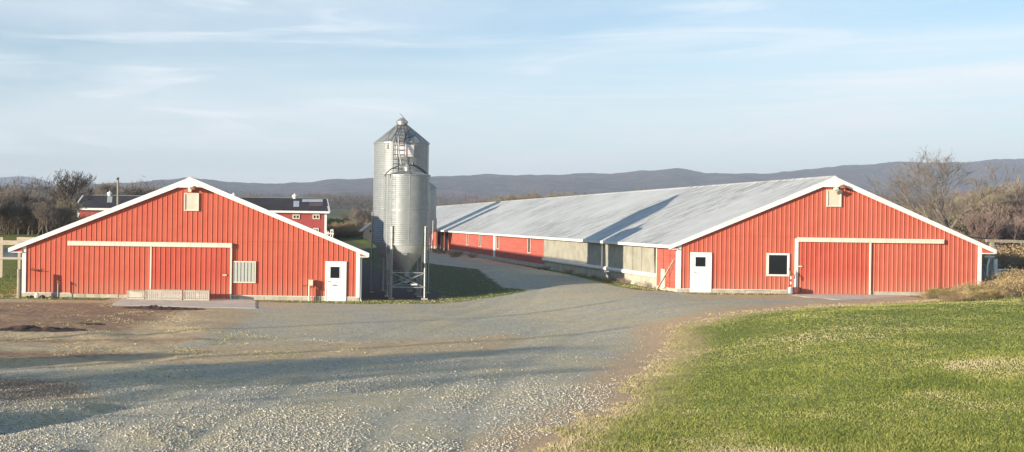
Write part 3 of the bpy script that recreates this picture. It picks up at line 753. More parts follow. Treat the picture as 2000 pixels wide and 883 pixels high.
def ladder(root, P0, P1, w, side, n, r=.022, dark='galv_leg'):
    m = MB(); P0 = Vector(P0); P1 = Vector(P1); s_ = Vector(side).normalized()*w/2
    m.tube([P0-s_, P1-s_], r, 6); m.tube([P0+s_, P1+s_], r, 6)
    for i in range(n):
        p = P0+(P1-P0)*(i+.5)/n; m.tube([p-s_, p+s_], r*.8, 5)
    return m
M['lad'] = mixed('dull_steel', (.09,.088,.085), (.18,.175,.17), 6, .6, .3, .1)
yl = YT-1.58-.14
lx = XP(776, yl); zsh = W(776, 281, yl).z
m = ladder(ST, (lx, yl, 5.2), (lx, yl, zsh+.05), .62, (1,0,0), 13, .026)
m2 = ladder(ST, (lx, yl, zsh+.05), (tx-.02, YT-.42, W(783,243,YT).z), .52, (1,0,0), 6, .026); m.add(m2.v, m2.f)
m.build('ladder', M['lad'], ST)
m = MB()
pz = lambda px, py, Y: tuple(W(px, py, Y))
m.tube([pz(757,291,yl+.4), pz(759,262,yl+.5), pz(771,249,yl+1.0)], .022, 6); m.tube([pz(788,279,yl), pz(793,258,yl+.6), pz(798,247,yl+1.1)], .022, 6)
m.tube([pz(766,278,yl),pz(790,272,yl+.1),pz(812,263,yl+.8)], .018, 6)
m.build('handrail', M['lad'], ST)
m = MB(); m.tube([pz(784,322,YT-2.3), pz(779,296,YT-2.1), pz(778,268,YT-1.9), pz(784,255,YT-1.2)], .045, 8); m.build('fill_pipe', M['galv'], ST)
m = MB(); m.tube([pz(793.5,240,YT-.3), pz(790,232,YT-.3), pz(781,221.5,YT-.2)], [.05,.03,.015], 6); m.tube([pz(788,244,YT-.4), pz(795,238,YT-.4)], [.08,.08], 8); m.build('lid_lever', M['lad'], ST)
# short silo extras
m = MB(); cy = YS-1.22-.03
m.tube([pz(752,341,YS-.9), pz(762,331,YS-1.0), pz(776,325,YS-.8)], .035, 6); m.tube([pz(752,341,YS-.9), pz(752,345,YS-.9)], .035, 6)
m.build('roof_rail', M['lad'], SS)
m = MB(); m.tube([pz(800,321,YS), pz(812,324,YS+.2), pz(826,333,YS+.5), pz(834,341,YS+.6)], .06, 6); m.tube([pz(806,322,YS), pz(806,317,YS)], .08, 8); m.build('lid_lever', M['lad'], SS)
lxs = XP(758.5, YS-1.0); m = ladder(SS, (lxs, YS-1.02, 1.6), (lxs, YS-1.02, W(758,343,YS).z), .26, (.75,-.65,0), 14, .009); m.build('ladder', M['galv'], SS)
m = MB(); a, b, c, d = rects(784, 493, 793.5, 498, YS-.9); framed(m, a, b, c, d, YS-1.06, YS-.98, .03); m.build('sight_glass', M['galv_leg'], SS)
m = MB(); m.tube([pz(801,556,YS-1.0), pz(815,556,YS-1.0)], .05, 8); m.build('slide_gate', M['white'], SS)
# ================================================================== SMALL THINGS AT THE BARNS
def single(mb, name, mat, label, cat, loc, group=None, smooth=False):
    return props(mb.build(name, mat, None, loc, smooth), label, cat, group)
G = lambda x, y: gz(x, y)
# wooden post at the left corner
x, y = XP(38, 52.2), 52.2; zt_ = W(38, 526, y).z
m = MB(); m.tube([(x,y,-.2),(x+.01,y,.6),(x,y,zt_)], [.12,.115,.11], 12); single(m, 'wooden_post', M['wood'], 'thick round wooden post standing at the corner of the barn near the mud', 'post', (x,y,0))
x2 = x+.24; m = MB(); 
# frost-free hydrants: pipe, head, lever
def hydrant(px, Y, z0, ztop, label, mat, tall=False):
    x = XP(px, Y); t = thing('yard_hydrant', label, 'hydrant', (x, Y, z0))
    m = MB(); m.tube([(x,Y,z0-.1),(x,Y,ztop-.1)], .022, 8); m.build('standpipe', M['galv'] if not tall else M[mat], t)
    m = MB(); m.lathe([(.03,-.12),(.05,-.08),(.05,.02),(.025,.06)], (x,Y,ztop), 10); m.tube([(x,Y,ztop-.02),(x+.08,Y-.06,ztop-.03),(x+.11,Y-.08,ztop-.12)], .022, 8); m.build('head', M[mat], t)
    m = MB(); m.tube([(x,Y,ztop+.05),(x-.10,Y-.02,ztop+.10),(x-.24,Y-.04,ztop+.03)], .014, 6); m.build('lever', M[mat], t); return t
M['redpaint'] = mixed('worn_red_enamel', (.30,.03,.03), (.45,.07,.05), 9, .5, .1, .1)
hydrant(114, 52.75, 0, W(114, 549, 52.75).z, 'slim yard hydrant in front of the red wall near the round wooden post', 'redpaint')
# bracket on wall
a = W(64, 527, 53.1); m = MB(); m.box((a.x-.07,52.98,a.z-.04),(a.x+.07,53.16,a.z+.05)); m.tube([(a.x,53.0,a.z),(a.x+.30,52.9,a.z+.01)], .02, 6); m.tube([(a.x,53.0,a.z),(a.x,52.9,a.z+.16)], .016, 6); m.build('wall_bracket', M['rust'], LB)
# white stone + rubble at left base
def rock(x, y, r, mat, name, label, cat, group=None, sq=.7):
    m = MB(); n = 9; k = 5; rr = random.Random(int(x*977+y*31))
    for j in range(k+1):
        ph = math.pi*j/k
        for i in range(n):
            th = 2*math.pi*i/n; q = r*(1+.28*(rr.random()-.5))
            m.v.append((x+q*math.sin(ph)*math.cos(th), y+q*math.sin(ph)*math.sin(th), G(x,y)+r*sq*.7+q*sq*math.cos(ph)))
    for j in range(k):
        for i in range(n):
            a = j*n+i; b = j*n+(i+1)%n; m.f.append((a,a+n,b+n,b))
    single(m, name, M[mat], label, cat, (x,y,G(x,y)), group)
M['stone'] = mixed('pale_stone', (.50,.48,.44), (.78,.75,.70), 6, .9, 0, .4)
M['dkstone'] = mixed('dark_clod', (.05,.035,.03), (.12,.085,.065), 6, .95, 0, .6)
rock(XP(73,52.3), 52.3, .13, 'stone', 'stone', 'small white stone lying against the block foundation near the wooden post', 'stone', sq=1.3)
for i, px in enumerate((55, 62, 84, 98, 104)):
    rock(XP(px,52.4), 52.4+.1*(i%2), .09+.03*(i%3), 'dkstone', 'clod', 'dark clod lying at the foot of the barn foundation', 'clod', 'dark clods along the barn foundation', .6)
# concrete pads
def pad(px_pts, Ys, z, name, label):
    pts = [(XP(p, Y), Y) for p, Y in zip(px_pts, Ys)]; m = MB(); n = len(pts); 
    gx_ = sum(p[0] for p in pts)/n; gy_ = sum(p[1] for p in pts)/n
    m.add([(x+(.25 if x > gx_ else -.25),y+(.0 if y > gy_ else -.45),z-.09) for x,y in pts]+[(x,y,z) for x,y in pts], [tuple(range(n))[::-1], tuple(range(n,2*n))]+[(i,(i+1)%n,(i+1)%n+n,i+n) for i in range(n)])
    o = m.build(name, M['slab'], None, (pts[0][0],pts[0][1],z-.25)); return props(o, label, 'concrete pad')
pad([222,246,452,500,500], [48.7,53.12,53.12,52.2,48.0], .03, 'concrete_apron', 'worn concrete apron in front of the sliding doors beside the muddy yard')
pad([1548,1556,1780,1740,1640], [53.0,54.40,54.40,52.8,50.4], zR+.015, 'concrete_apron', 'pale concrete apron at the sliding doors next to the grassy bank')
# old crate panels lying in front of the left door
M['mesh'] = mixed('faded_crate_wire', (.66,.60,.52), (.85,.78,.68), 9, .7, .1, .2)
def crate(px0, px1, py0, py1, Y, label):
    a, b, c, d = rects(px0, py0, px1, py1, Y); c = .033
    t = thing('wire_crate', label, 'crate', ((a+b)/2, Y, c), 'low wire crates on the apron')
    m = MB()
    for yy in (Y-.22, Y+.22): framed(m, a, b, c, d, yy-.02, yy+.02, .045)
    for xx in (a+.02, b-.02):
        for z in (c+.02, d-.02): m.beam((xx,Y-.2,z), (xx,Y+.2,z), .04, .04)
    m.build('frame', M['plank'], t)
    m = MB()
    for yy in (Y-.22, Y+.22):
        z = c+.05
        while z < d-.04: m.tube([(a+.03,yy,z),(b-.03,yy,z)], .014, 4, False); z += .062
        x = a+.06
        while x < b-.04: m.tube([(x,yy+.008,c+.03),(x,yy+.008,d-.03)], .012, 4, False); x += .10
    x = a+.06
    while x < b-.04: m.tube([(x,Y-.2,d-.012),(x,Y+.2,d-.012)], .008, 4, False); x += .10
    o = m.build('wire_mesh', M['mesh'], t); o['kind'] = 'stuff'
    m = MB(); m.box((a+.03, Y-.18, c+.01), (b-.03, Y+.18, c+.07)); m.build('floor_board', M['wood'], t)
crate(249, 283, 567, 589, 52.2, 'shortest pale wire crate at the far end of the row, beside the door centre strip')
crate(285, 356, 566, 589, 52.15, 'longest pale wire crate in the middle of the row on the concrete apron')
crate(359, 409, 567, 589, 52.1, 'pale wire crate at the end of the row nearest the slatted window')
# meter box, pipes and hydrant by the left walk door
x = XP(607, 53.0); t = thing('meter_box', 'pale meter box on pipes beside the white door with a mail slot', 'meter box', (x, 53.0, 0))
a, b, c, d = rects(602.5, 547, 611, 557.5, 53.0); m = MB(); m.box((a,52.86,c),(b,53.08,d)); m.box((a-.02,52.85,d),(b+.02,53.09,d+.02)); m.build('box', M['cream'], t)
m = MB(); m.tube([(XP(605,52.95),52.95,-.1),(XP(604.5,52.95),52.95,c)], .045, 8); m.build('conduit', M['cream'], t)
m = MB(); m.tube([(XP(611.5,52.98),52.98,-.1),(XP(611,52.98),52.98,c-.05),(XP(608,52.98),52.98,c)], .035, 8); m.build('conduit', M['red'], t)
m = MB(); m.tube([(XP(592,52.95),52.95,W(592,558.5,52.95).z),(XP(603,52.95),52.95,W(603,558,52.95).z)], .028, 8); m.build('side_pipe', M['rust'], t)
hydrant(617.5, 53.0, 0, W(617, 563, 53.0).z+.05, 'red yard hydrant between the meter box and the white door', 'redpaint', True)
# hose loop and shovel group at the right door
m = MB(); cx_, cy_ = XP(1543.5, 54.1), 54.1
t = thing('yard_hydrant', 'red and white banded yard hydrant beside the sliding door on the grassy bank side', 'hydrant', (cx_, cy_, zR))
zt_ = W(1547, 535, 54.1).z
for i in range(6):
    z0 = zR+.25+i*(zt_-zR-.25)/6; z1 = zR+.25+(i+1)*(zt_-zR-.25)/6
    m = MB(); m.tube([(cx_+.05,cy_,z0),(cx_+.05,cy_,z1)], .035, 8); m.build('pipe_band', M['redpaint' if i % 2 else 'white'], t)
m = MB(); m.lathe([(.04,-.05),(.07,.0),(.06,.12),(.02,.16)], (cx_+.05,cy_,zt_), 10); m.tube([(cx_+.05,cy_,zt_+.1),(cx_-.1,cy_-.05,zt_+.28)], .018, 6); m.tube([(cx_+.05,cy_,zt_),(cx_+.2,cy_-.05,zt_-.05),(cx_+.22,cy_-.05,zt_-.25)], .03, 6); m.build('head', M['rust'], t)
m = MB(); m.lathe([(.14,0),(.17,.10),(.15,.36),(.12,.36)], (cx_,cy_-.05,zR), 12); single(m, 'bucket', M['galv'], 'grey metal bucket standing at the foot of the banded yard hydrant', 'bucket', (cx_,cy_-.05,zR))
M['maroon'] = mixed('dull_maroon_rubber', (.06,.015,.012), (.13,.03,.025), 6, .8, 0, .1)
m = MB(); m.lathe([(.13,0),(.19,.08),(.20,.28),(.17,.33),(.15,.33)], (XP(1557.5,54.0),54.0,zR+.04), 14); single(m, 'rubber_tub', M['maroon'], 'dark red rubber tub beside the grey bucket at the sliding door', 'tub', (XP(1557.5,54.0),54.0,zR))
# leaning boards on the near corner of the long side
for (p0, p1, w_, lab) in (((1310.5,563),(1323,525),.10,'thin pale board leaning against the white corner post of the long barn'),):
    a = W(*p0, 54.9); b = W(*p1, 54.6); a.x = xw-.55; b.x = xw-.09; a.y = 55.9; b.y = 54.75; a.z = zR; b.z = zR+1.7
    m = MB(); m.beam(a, b, .09, .035); single(m, 'leaning_board', M['plank'], lab, 'board', tuple(a))
m = MB(); m.box((xw-.16,56.0,zR),(xw-.05,56.4,zR+.95)); m.box((xw-.17,56.05,zR+.95),(xw-.05,56.35,zR+1.15)); single(m, 'pale_board', M['cream'], 'narrow pale upright board against the faded red side boards near the corner', 'panel', (xw-.1,56.2,zR))
# mud heaps
M['mud'] = mixed('wet_dark_mud', (.028,.016,.012), (.13,.07,.045), 5, .8, 0, .9, 8, (1,1,1), .05)
def heap(cx, cy, lx, ly, h, seed, label):
    nx_, ny_ = 70, 26; xs = np.linspace(-1,1,nx_); ys = np.linspace(-1,1,ny_); X_, Y_ = np.meshgrid(xs, ys)
    wx = cx+X_*lx; wy = cy+Y_*ly; r2 = X_**2+Y_**2
    e = np.clip(1-r2**1.2, -.3, 1)
    n1 = np.abs(fbm(wx*1.8, wy*2.4, 5, seed))*2.2+np.abs(fbm(wx*7, wy*7, 3, seed+5))*.7
    Z_ = ghe(wx, wy)+h*e*(.15+n1)-.02-np.where(r2 > .95, .1, 0)
    q_ = (np.arange(ny_-1)[:,None]*nx_+np.arange(nx_-1)[None,:]).ravel()
    o = npmesh('mud_heap', np.stack([wx.ravel(),wy.ravel(),Z_.ravel()],1), np.stack([q_,q_+1,q_+1+nx_,q_+nx_],1), M['mud'], loc=(cx,cy,gz(cx,cy)))
    props(o, label, 'mud heap')
heap(XP(322,47.2), 47.3, 2.2, .6, .2, 3, 'dark crumbled mud heap at the front edge of the concrete apron')
heap(XP(60,37.2), 37.3, 2.4, .8, .17, 9, 'long low heap of dark mud near the tan dirt, away from the buildings')
heap(XP(180,40), 40.3, .6, .28, .15, 14, 'small dark mud clump beyond the long low heap on red dirt')
# ================================================================== LEFT PADDOCK
t = thing('board_fence', 'weathered board fence with a top rail standing behind the round wooden post', 'fence', (XP(2,69),69,0))
Yp = 69.0
for px in (2, 37, -40, 75):
    x = XP(px, Yp, 530); m = MB(); m.box((x-.09,Yp,-.1),(x+.09,Yp+.16,W(px,466,Yp).z+.1)); m.build('post', M['plank'], t)
for (y0, y1, hh) in ((470, 478, .30), (502, 507, .15)):
    m = MB(); n_ = 9; prev = None
    a = W(-60, y0, Yp); b = W(92, y0, Yp); zc = (W(20,y0,Yp).z+W(20,y1,Yp).z)/2
    m.box((a.x,Yp-.05,zc-hh/2),(b.x,Yp-.005,zc+hh/2)); m.build('rail', M['plank'], t)
m = MB(); m.box((XP(33,Yp),Yp-.1,W(33,463,Yp).z-.35),(XP(92,Yp),Yp-.055,W(33,463,Yp).z)); m.build('rail', M['plank'], t)
M['tarp2'] = mixed('blue_grey_tarp', (.06,.075,.095), (.12,.14,.16), 1, .5, 0, .4)
x = XP(15, 79); m = MB(); 
for j in range(9):
    for i in range(25):
        X_ = x-4.5+i*.38; a_ = math.pi*j/8; m.v.append((X_, 79-1.3*math.cos(a_), gz(X_,79)-.3+ .9*math.sin(a_)*(1+.1*math.sin(i*1.7+j))))
for j in range(8):
    for i in range(24): a_ = j*25+i; m.f.append((a_,a_+1,a_+26,a_+25))
single(m, 'covered_pile', M['tarp2'], 'low pile under a dark blue grey sheet beyond the board fence', 'covered pile', (x,79,0), smooth=True)
for i in range(7):
    px = (24, 31, 40, 62, 70, 78, 12)[i]; rock(XP(px,93), 93+i*.3, .35+.1*(i%3), 'stone', 'rubble_stone', 'pale rubble stone under the bare trees beyond the board fence', 'stone', 'rubble stones under the trees', .5)
# ================================================================== BLACK ROOFED BARN BEHIND
YB = 132.0
bx0, bx1 = XP(150, YB), XP(637, YB); zt_l = W(150,406,YB).z; zt_r = W(637,412,YB).z; ze = (zt_l+zt_r)/2
t = thing('bank_barn', 'distant red barn with a nearly black roof and small vents, behind the left gable', 'barn', ((bx0+bx1)/2, YB, 0))
M['blackroof'] = mixed('weathered_black_roof', (.018,.015,.017), (.055,.040,.042), .35, .8, 0, .3, 7, (1,1,1), .05)
M['red_far'] = mixed('old_red_boards', (.34,.055,.055), (.46,.09,.08), .8, .85, 0, .3, 6, (6,6,.3))
rx0, rx1 = XP(149,YB+6), XP(630,YB+6); zr = W(390, 384.5, YB+6).z
zl0 = ze-.05
m = MB(); m.box((bx0,YB,-.5),(bx1,YB+.15,zl0)); m.box((bx0,YB+.15,-.5),(bx0+.15,YB+12,zl0)); m.box((bx1-.15,YB+.15,-.5),(bx1,YB+12,zl0)); m.box((bx0+.15,YB+11.85,-.5),(bx1-.15,YB+12,zl0))
for x in (bx0, bx1-.15): m.add([(x,YB,zl0),(x+.15,YB,zl0),(x+.15,YB+12,zl0),(x,YB+12,zl0),(x,YB+6,zr-.15),(x+.15,YB+6,zr-.15)], [(0,4,3),(1,2,5),(0,1,5,4),(3,4,5,2),(0,3,2,1)])
m.build('wall', M['red_far'], t)
m = MB(); y_ = YB-.45
for (ya, yb) in ((YB-.45, YB+6), (YB+12.45, YB+6)):
    m.add([(bx0-.3,ya,ze-.02),(bx1+.3,ya,ze-.02),(bx1+.3,yb,zr),(bx0-.3,yb,zr),(bx0-.3,ya,ze-.16),(bx1+.3,ya,ze-.16),(bx1+.3,yb,zr-.14),(bx0-.3,yb,zr-.14)],
          [(0,1,2,3),(7,6,5,4),(0,4,5,1),(1,5,6,2),(3,7,4,0)])
ro = m.build('roof', M['blackroof'], t)
m = MB(); m.box((bx0-.33,YB-.50,ze-.30),(bx1+.33,YB-.455,ze-.02)); m.build('eave_board', M['white'], t)
for x in (bx0-.36, bx1+.30):
    m = MB(); m.beam((x,YB-.5,ze-.08),(x,YB+6,zr-.06), .10, .26, up=(1,0,0)); m.build('rake_board', M['white'], t)
m = MB(); m.box((bx1-.28,YB-.03,0),(bx1+.02,YB-.004,ze-.3)); m.build('corner_board', M['white'], t)
m = MB(); m.box((bx0-.02,YB-.03,0),(bx0+.28,YB-.004,ze-.3)); m.build('corner_board', M['white'], t)
m = MB(); m.box((bx0-.3,YB+5.9,zr-.0),(bx1+.3,YB+6.1,zr+.07)); m.build('ridge_cap', M['galv'], ro)
def on_roof(px0, py0, px1, py1, mat, name):
    pts = []
    for px, py in ((px0,py1),(px1,py1),(px1+.6,py0),(px0+.6,py0)):
        u, v = uv(px, py)
        # intersect the ray with the front slope
        s_ = (zr-ze)/6.45; dz = -v/F; Yh = (ze - ZC - s_*(YB-.45))/(dz - s_); pts.append((u*Yh/F, Yh, ZC+dz*Yh+.03))
    m = MB(); m.add(pts+[(a,b,c-.05) for a,b,c in pts], [(0,1,2,3),(0,4,5,1),(1,5,6,2),(2,6,7,3),(3,7,4,0)]); m.build(name, mat, ro)
M['sky_sheet'] = mixed('pale_roof_sheet', (.50,.52,.55), (.68,.70,.72), 2, .4, .2, 0)
on_roof(573, 393, 584, 403.5, M['sky_sheet'], 'skylight'); on_roof(590, 389.5, 630, 394, M['sky_sheet'], 'skylight'); on_roof(209, 384, 219, 395, M['slat'], 'skylight')
M['purple'] = mixed('purple_brown_roof', (.10,.06,.06), (.15,.09,.09), 1, .8, 0, 0); on_roof(603, 395.5, 631, 402, M['purple'], 'roof_patch')
for px in (214, 575.5, 456):
    p = W(px, 383, YB+6); m = MB(); m.lathe([(.26,-.3),(.26,.15),(.36,.22),(.33,.40),(.08,.5),(.07,.62),(.0,.66)], (p.x,YB+6,zr), 12); m.build('roof_vent', M['white'], t)
def far_window(px0, py0, px1, py1, n_=2):
    a, b, c, d = rects(px0, py0, px1, py1, YB); m = MB(); m.box((a,YB-.04,c),(b,YB-.004,d)); wn = m.build('window', M['glass'], t)
    f = MB(); framed(f, a-.1, b+.1, c-.1, d+.1, YB-.10, YB-.003, .13)
    for i in range(1, n_): x = a+(b-a)*i/n_; f.box((x-.06,YB-.09,c),(x+.06,YB-.045,d))
    f.build('frame', M['cream'], wn)
far_window(573, 420.5, 584, 426); far_window(612, 420.5, 623, 426.5); far_window(613, 447, 621, 455)
m = MB(); 
for px, pt in ((637.5,450),(640.5,452),(646,449),(650,450)):
    m.beam(tuple(W(px-1, 466, 124)), tuple(W(px+.5, pt, 124)), .16, .12)
m.beam(tuple(W(645,450,123.9)), tuple(W(651,449,123.9)), .12,.16)
m.beam(tuple(W(636,455,123.9)), tuple(W(652,457,123.9)), .12,.16)
single(m, 'gate_panel', M['white'], 'weathered white gate posts standing at the corner of the distant dark roofed barn', 'gate', tuple(W(643,466,124)))
# utility pole
x = XP(230, 126, 400); m = MB(); 
t = thing('utility_pole', 'bare wooden utility pole rising in front of the distant dark roof', 'pole', (x,126,0))
m.tube([(x,126,-.5),(x,126,W(230,346,126).z)], [.17,.12], 8); m.build('pole', M['bark2'] if 'bark2' in M else M['wood'], t)
m = MB(); z_ = W(230,349,126).z; m.box((x-.16,125.8,z_-.15),(x+.02,125.88,z_+.1)); m.build('insulator', M['dark'], t)
# ================================================================== SHED, RIGHT SIDE
def shed(px0, px1, pyw0, pyw1, Y, label):
    a, b = XP(px0, Y), XP(px1, Y); zb, zt2 = W(px0, pyw1, Y).z, W(px0, pyw0, Y).z
    t = thing('small_shed', label, 'shed', ((a+b)/2, Y, zb)); m = MB(); m.prism([(a,zb-.5),(b,zb-.5),(b,zt2-.05),((a+b)/2,zt2+.75),(a,zt2-.05)], Y, Y+3); m.build('wall', M['plank'], t)
    m = MB(); xa_ = (a+b)/2
    for s_, e in ((-1,a-.35),(1,b+.35)):
        pts = [(e, zt2-.22),(xa_, zt2+.82),(xa_, zt2+.95),(e, zt2-.08)]
        if s_ > 0: pts = pts[::-1]
        m.prism(pts, Y-.4, Y+3.3)
    m.build('roof', M['white'], t)
    m = MB(); w_ = (b-a)*.16; m.box((xa_-.1,Y-.03,zt2-.25),(xa_+.8,Y-.003,zt2+.05)); m.build('opening', M['dark'], t)
shed(709, 737, 450, 466, 136, 'small pale shed with a white gabled roof seen beside the tallest silo')
# far farmhouses
for i, (px0, px1, py0, py1, Y) in enumerate(((659,663,402.5,405,900),(664.5,670,401,405,910),(676,681,402,406,880),(684,687.5,398.5,404,900),(691,696,399,406,860),(711,714,399,403,900))):
    a, b = XP(px0, Y), XP(px1, Y); zb = gz((a+b)/2, Y)-1; z0, z1 = W(px0,py1,Y).z, W(px0,py0,Y).z; zb = min(zb, z0-1)
    lab = ('far off low white farm building, farthest out beside the dark roofed barn','far off white farm building, second beyond the dark roof','far off pale farm building in the middle of the valley cluster','far off narrow white house with a steep roof in the valley','brightest white farmhouse in the far valley cluster','far off tiny white house close beside the silo')[i]
    t = thing('farmhouse', lab, 'house', ((a+b)/2, Y, zb), 'white farm buildings in the valley')
    m = MB(); m.box((a,Y,zb),(b,Y+5,z0+(z1-z0)*.55)); m.build('wall', M['farwhite'] if 'farwhite' in M else M['white'], t)
    m = MB(); zz = z0+(z1-z0)*.55; 
    m.add([(a-.2,Y-.2,zz),(b+.2,Y-.2,zz),(b+.2,Y+5.2,zz),(a-.2,Y+5.2,zz),(a-.2,Y+2.5,z1),(b+.2,Y+2.5,z1)], [(0,1,5,4),(2,3,4,5),(1,2,5),(3,0,4),(0,3,2,1)]); m.build('roof', M['galv_leg'], t)
# right side yard: beam on posts, wire fence
Yq = 74.0
t = thing('rail_gate', 'long grey wooden beam on posts beyond the corner of the long barn', 'beam', (XP(1940,Yq,540),Yq,gz(XP(1940,Yq,540),Yq)))
a = W(1926,470,Yq); b = W(2060,474,Yq)
m = MB(); m.beam(tuple(a), tuple(b), .18, .20); m.build('beam', M['wood'], t)
m = MB(); m.beam((XP(1890,Yq+3), Yq+3, W(1890,463,Yq+3).z), (XP(1935,Yq+3), Yq+3, W(1935,467,Yq+3).z), .08, .10); m.build('beam', M['dark'], t)
for px in (1937, 2050):
    x = XP(px,Yq,500); m = MB(); m.box((x-.12,Yq-.1,.3),(x+.12,Yq+.1,a.z-.1)); m.build('post', M['wood'], t)
Yw = 66.0
t = thing('wire_fence', 'wire fence with white posts running from the barn corner above the dry brush', 'fence', (XP(1945,Yw,540),Yw,gz(XP(1945,Yw,540),Yw)))
for px, top in ((1944.5,506),(1951,525),(2030,526)):
    x = XP(px,Yw,530); m = MB(); m.box((x-.075,Yw-.06,.6),(x+.075,Yw+.06,W(px,top,Yw).z)); m.build('post', M['white'], t)
m = MB(); m.tube([tuple(W(1951,526.5,Yw)), tuple(W(2032,527,Yw))], .035, 6); m.build('top_rail', M['white'], t)
m = MB(); z = 1.0
while z < W(1940,516,Yw).z: m.tube([(XP(1916,Yw,530),Yw-.07,z),(XP(1950,Yw,530),Yw-.07,z)], .012, 4, False); z += .13
z = 1.0
while z < W(1990,527,Yw).z-.05: m.tube([(XP(1951,Yw,530),Yw-.07,z),(XP(2032,Yw,530),Yw-.07,z)], .012, 4, False); z += .13
x = XP(1952,Yw,530)
while x < XP(2030,Yw,530): m.tube([(x,Yw-.08,1.0),(x,Yw-.08,W(1990,527,Yw).z-.05)], .009, 4, False); x += .16
o = m.build('wire', M['galv_leg'], t); o['kind'] = 'stuff'
p = W(1933,505,68); m = MB(); m.lathe([(.02,-.05),(.28,.1),(.30,.16),(.05,.2)], (p.x,68,p.z), 12); m.tube([(p.x-.02,68,p.z),(p.x-.14,68,p.z-.55),(p.x-.16,68,.5)], .05, 8)
single(m, 'stock_feeder', M['white'], 'white funnel on a slanted pipe beyond the barn corner, above the wire fence', 'feeder', (p.x,68,gz(p.x,68)))
# ================================================================== TREES
def bark(name, c0, c1):
    n = N(name); oi = n.rnd(); a = n.noise(4, 4)
    col = n.mix(a, c0, c1); hs = n.new('ShaderNodeHueSaturation'); n.link(col, hs.inputs['Color'])
    n.link(n.math('ADD', .72, n.math('MULTIPLY', oi, .6)), hs.inputs['Value']); n.link(n.math('ADD', .485, n.math('MULTIPLY', oi, .022)), hs.inputs['Hue'])
    n.base(hs.outputs[0]).set(rough=.95, spec=.1); return n.m
M['bark'] = bark('grey_brown_bark', (.11,.090,.075), (.22,.185,.15))
M['twig'] = bark('brown_twigs', (.15,.125,.105), (.28,.235,.19))
M['twig_y'] = bark('olive_brown_twigs', (.17,.14,.09), (.30,.25,.165))
M['twig_r'] = bark('reddish_twigs', (.17,.125,.105), (.28,.20,.165))
def tree_data(seed, height, spread, levels=5, tw=1.0, trunk_frac=.28, up=.55, rootr=None, sprig=7, multi=1):
    rr = random.Random(seed); T = MB(); K = MB()
    tris_v, tris_f = [], []
    def rv(): return Vector((rr.gauss(0,1), rr.gauss(0,1), rr.gauss(0,1)))
    def branch(p, d, L, r, lev):
        n = 3 if lev < 3 else 2; pts = [p.copy()]; rs = [r]; q = p.copy(); dd = d.copy()
        for i in range(n):
            dd = (dd + rv()*.13 + Vector((0,0,.10*up))).normalized(); q = q+dd*L/n; pts.append(q.copy()); rs.append(r*(1-.45*(i+1)/n))
        (T if lev == 0 else K).tube(pts, rs, 7 if lev == 0 else (5 if lev == 1 else 3), False)
        if lev >= levels:
            for k in range(sprig):
                t = rr.random(); a = pts[0].lerp(pts[-1], t); v = (dd*1.0+rv()*.55+Vector((0,0,.35*up))).normalized()*L*rr.uniform(.5,1.1); s = v.cross(rv()).normalized()*.011*tw
                b = a+v*.55+rv()*L*.05; n0 = len(K.v); s2 = v.cross(s).normalized()*.011*tw
                K.v += [tuple(a+s), tuple(a-s+s2), tuple(b+s*.6), tuple(b-s*.6), tuple(a+v)]; K.f += [(n0,n0+1,n0+3,n0+2),(n0+2,n0+3,n0+4)]
            return
        nc = rr.choice((3,3,4)) if lev < 2 else rr.choice((2,3,3))
        if lev == 0: nc = 6
        for k in range(nc):
            t = rr.uniform(.45, 1.0) if k else 1.0
            if lev == 0: t = rr.uniform(.42, 1.0) if k else 1.0
            idx = t*n; i = min(int(idx), n-1); a = pts[i].lerp(pts[i+1], idx-i)
            side = (rv() - dd*rv().dot(dd)); side.z *= .5; side.normalize()
            ang = rr.uniform(.35, .8)*(spread)
            nd = (dd*math.cos(ang)+side*math.sin(ang)+Vector((0,0,.16*up))).normalized()
            branch(a, nd, L*rr.uniform(.62,.82), max(r*(1-.45*t)*rr.uniform(.55,.75), .012*tw), lev+1)
    for mlt in range(multi):
        off = Vector((rr.uniform(-.3,.3), rr.uniform(-.3,.3), 0)) if multi > 1 else Vector((0,0,0))
        branch(off, (Vector((0,0,1))+rv()*(.05 if multi == 1 else .25)).normalized(), height*trunk_frac, rootr or height*.02, 0)
    for mb in (T, K):
        pass
    zmax = max(v[2] for v in K.v); s = height/zmax
    T.v = [(a*s,b*s,c*s) for a,b,c in T.v]; K.v = [(a*s,b*s,c*s) for a,b,c in K.v]
    return T, K
def make_tree(name, label, cat, data, mat_t, mat_k, loc, group=None):
    T, K = data; t = thing(name, label, cat, (0,0,0), group)
    T.build('trunk', mat_t, t); K.build('crown', mat_k, t); t.location = loc; return t
# the large tree by the long barn
Yt = 84.0; bx = XP(1838, Yt, 500); bz = gz(bx, Yt)
big = make_tree('bare_tree', 'tall spreading bare tree rising above the ridge behind the long barn', 'tree', tree_data(41, W(1835,284,Yt).z-bz, 1.15, 6, .7, .24, .6, .20, 2), M['bark'], M['bark'], (bx,Yt,bz))
Yt2 = 96.0; bx2 = XP(132, Yt2, 450); bz2 = gz(bx2, Yt2)
lt_ = make_tree('bare_tree', 'tallest bare tree in the left grove, rising beside the dark roof', 'tree', tree_data(52, W(132,328,Yt2).z-bz2, 1.1, 6, 1.1, .26, .6, .2, 3), M['bark'], M['bark'], (bx2,Yt2,bz2))
protos = []
for i, (sd_, h_, sp_, mk, mu) in enumerate(((3,10,.85,'twig',1),(8,10,.95,'twig_y',2),(13,10,.9,'twig_r',1),(19,10,.8,'twig',2),(27,10,1.0,'twig_y',1),(31,10,.7,'twig_r',3))):
    d = tree_data(sd_, h_, sp_, 5 if mu < 3 else 4, 1.7, .25, .65, .13, 5, mu); protos.append((d, mk))
used = {}
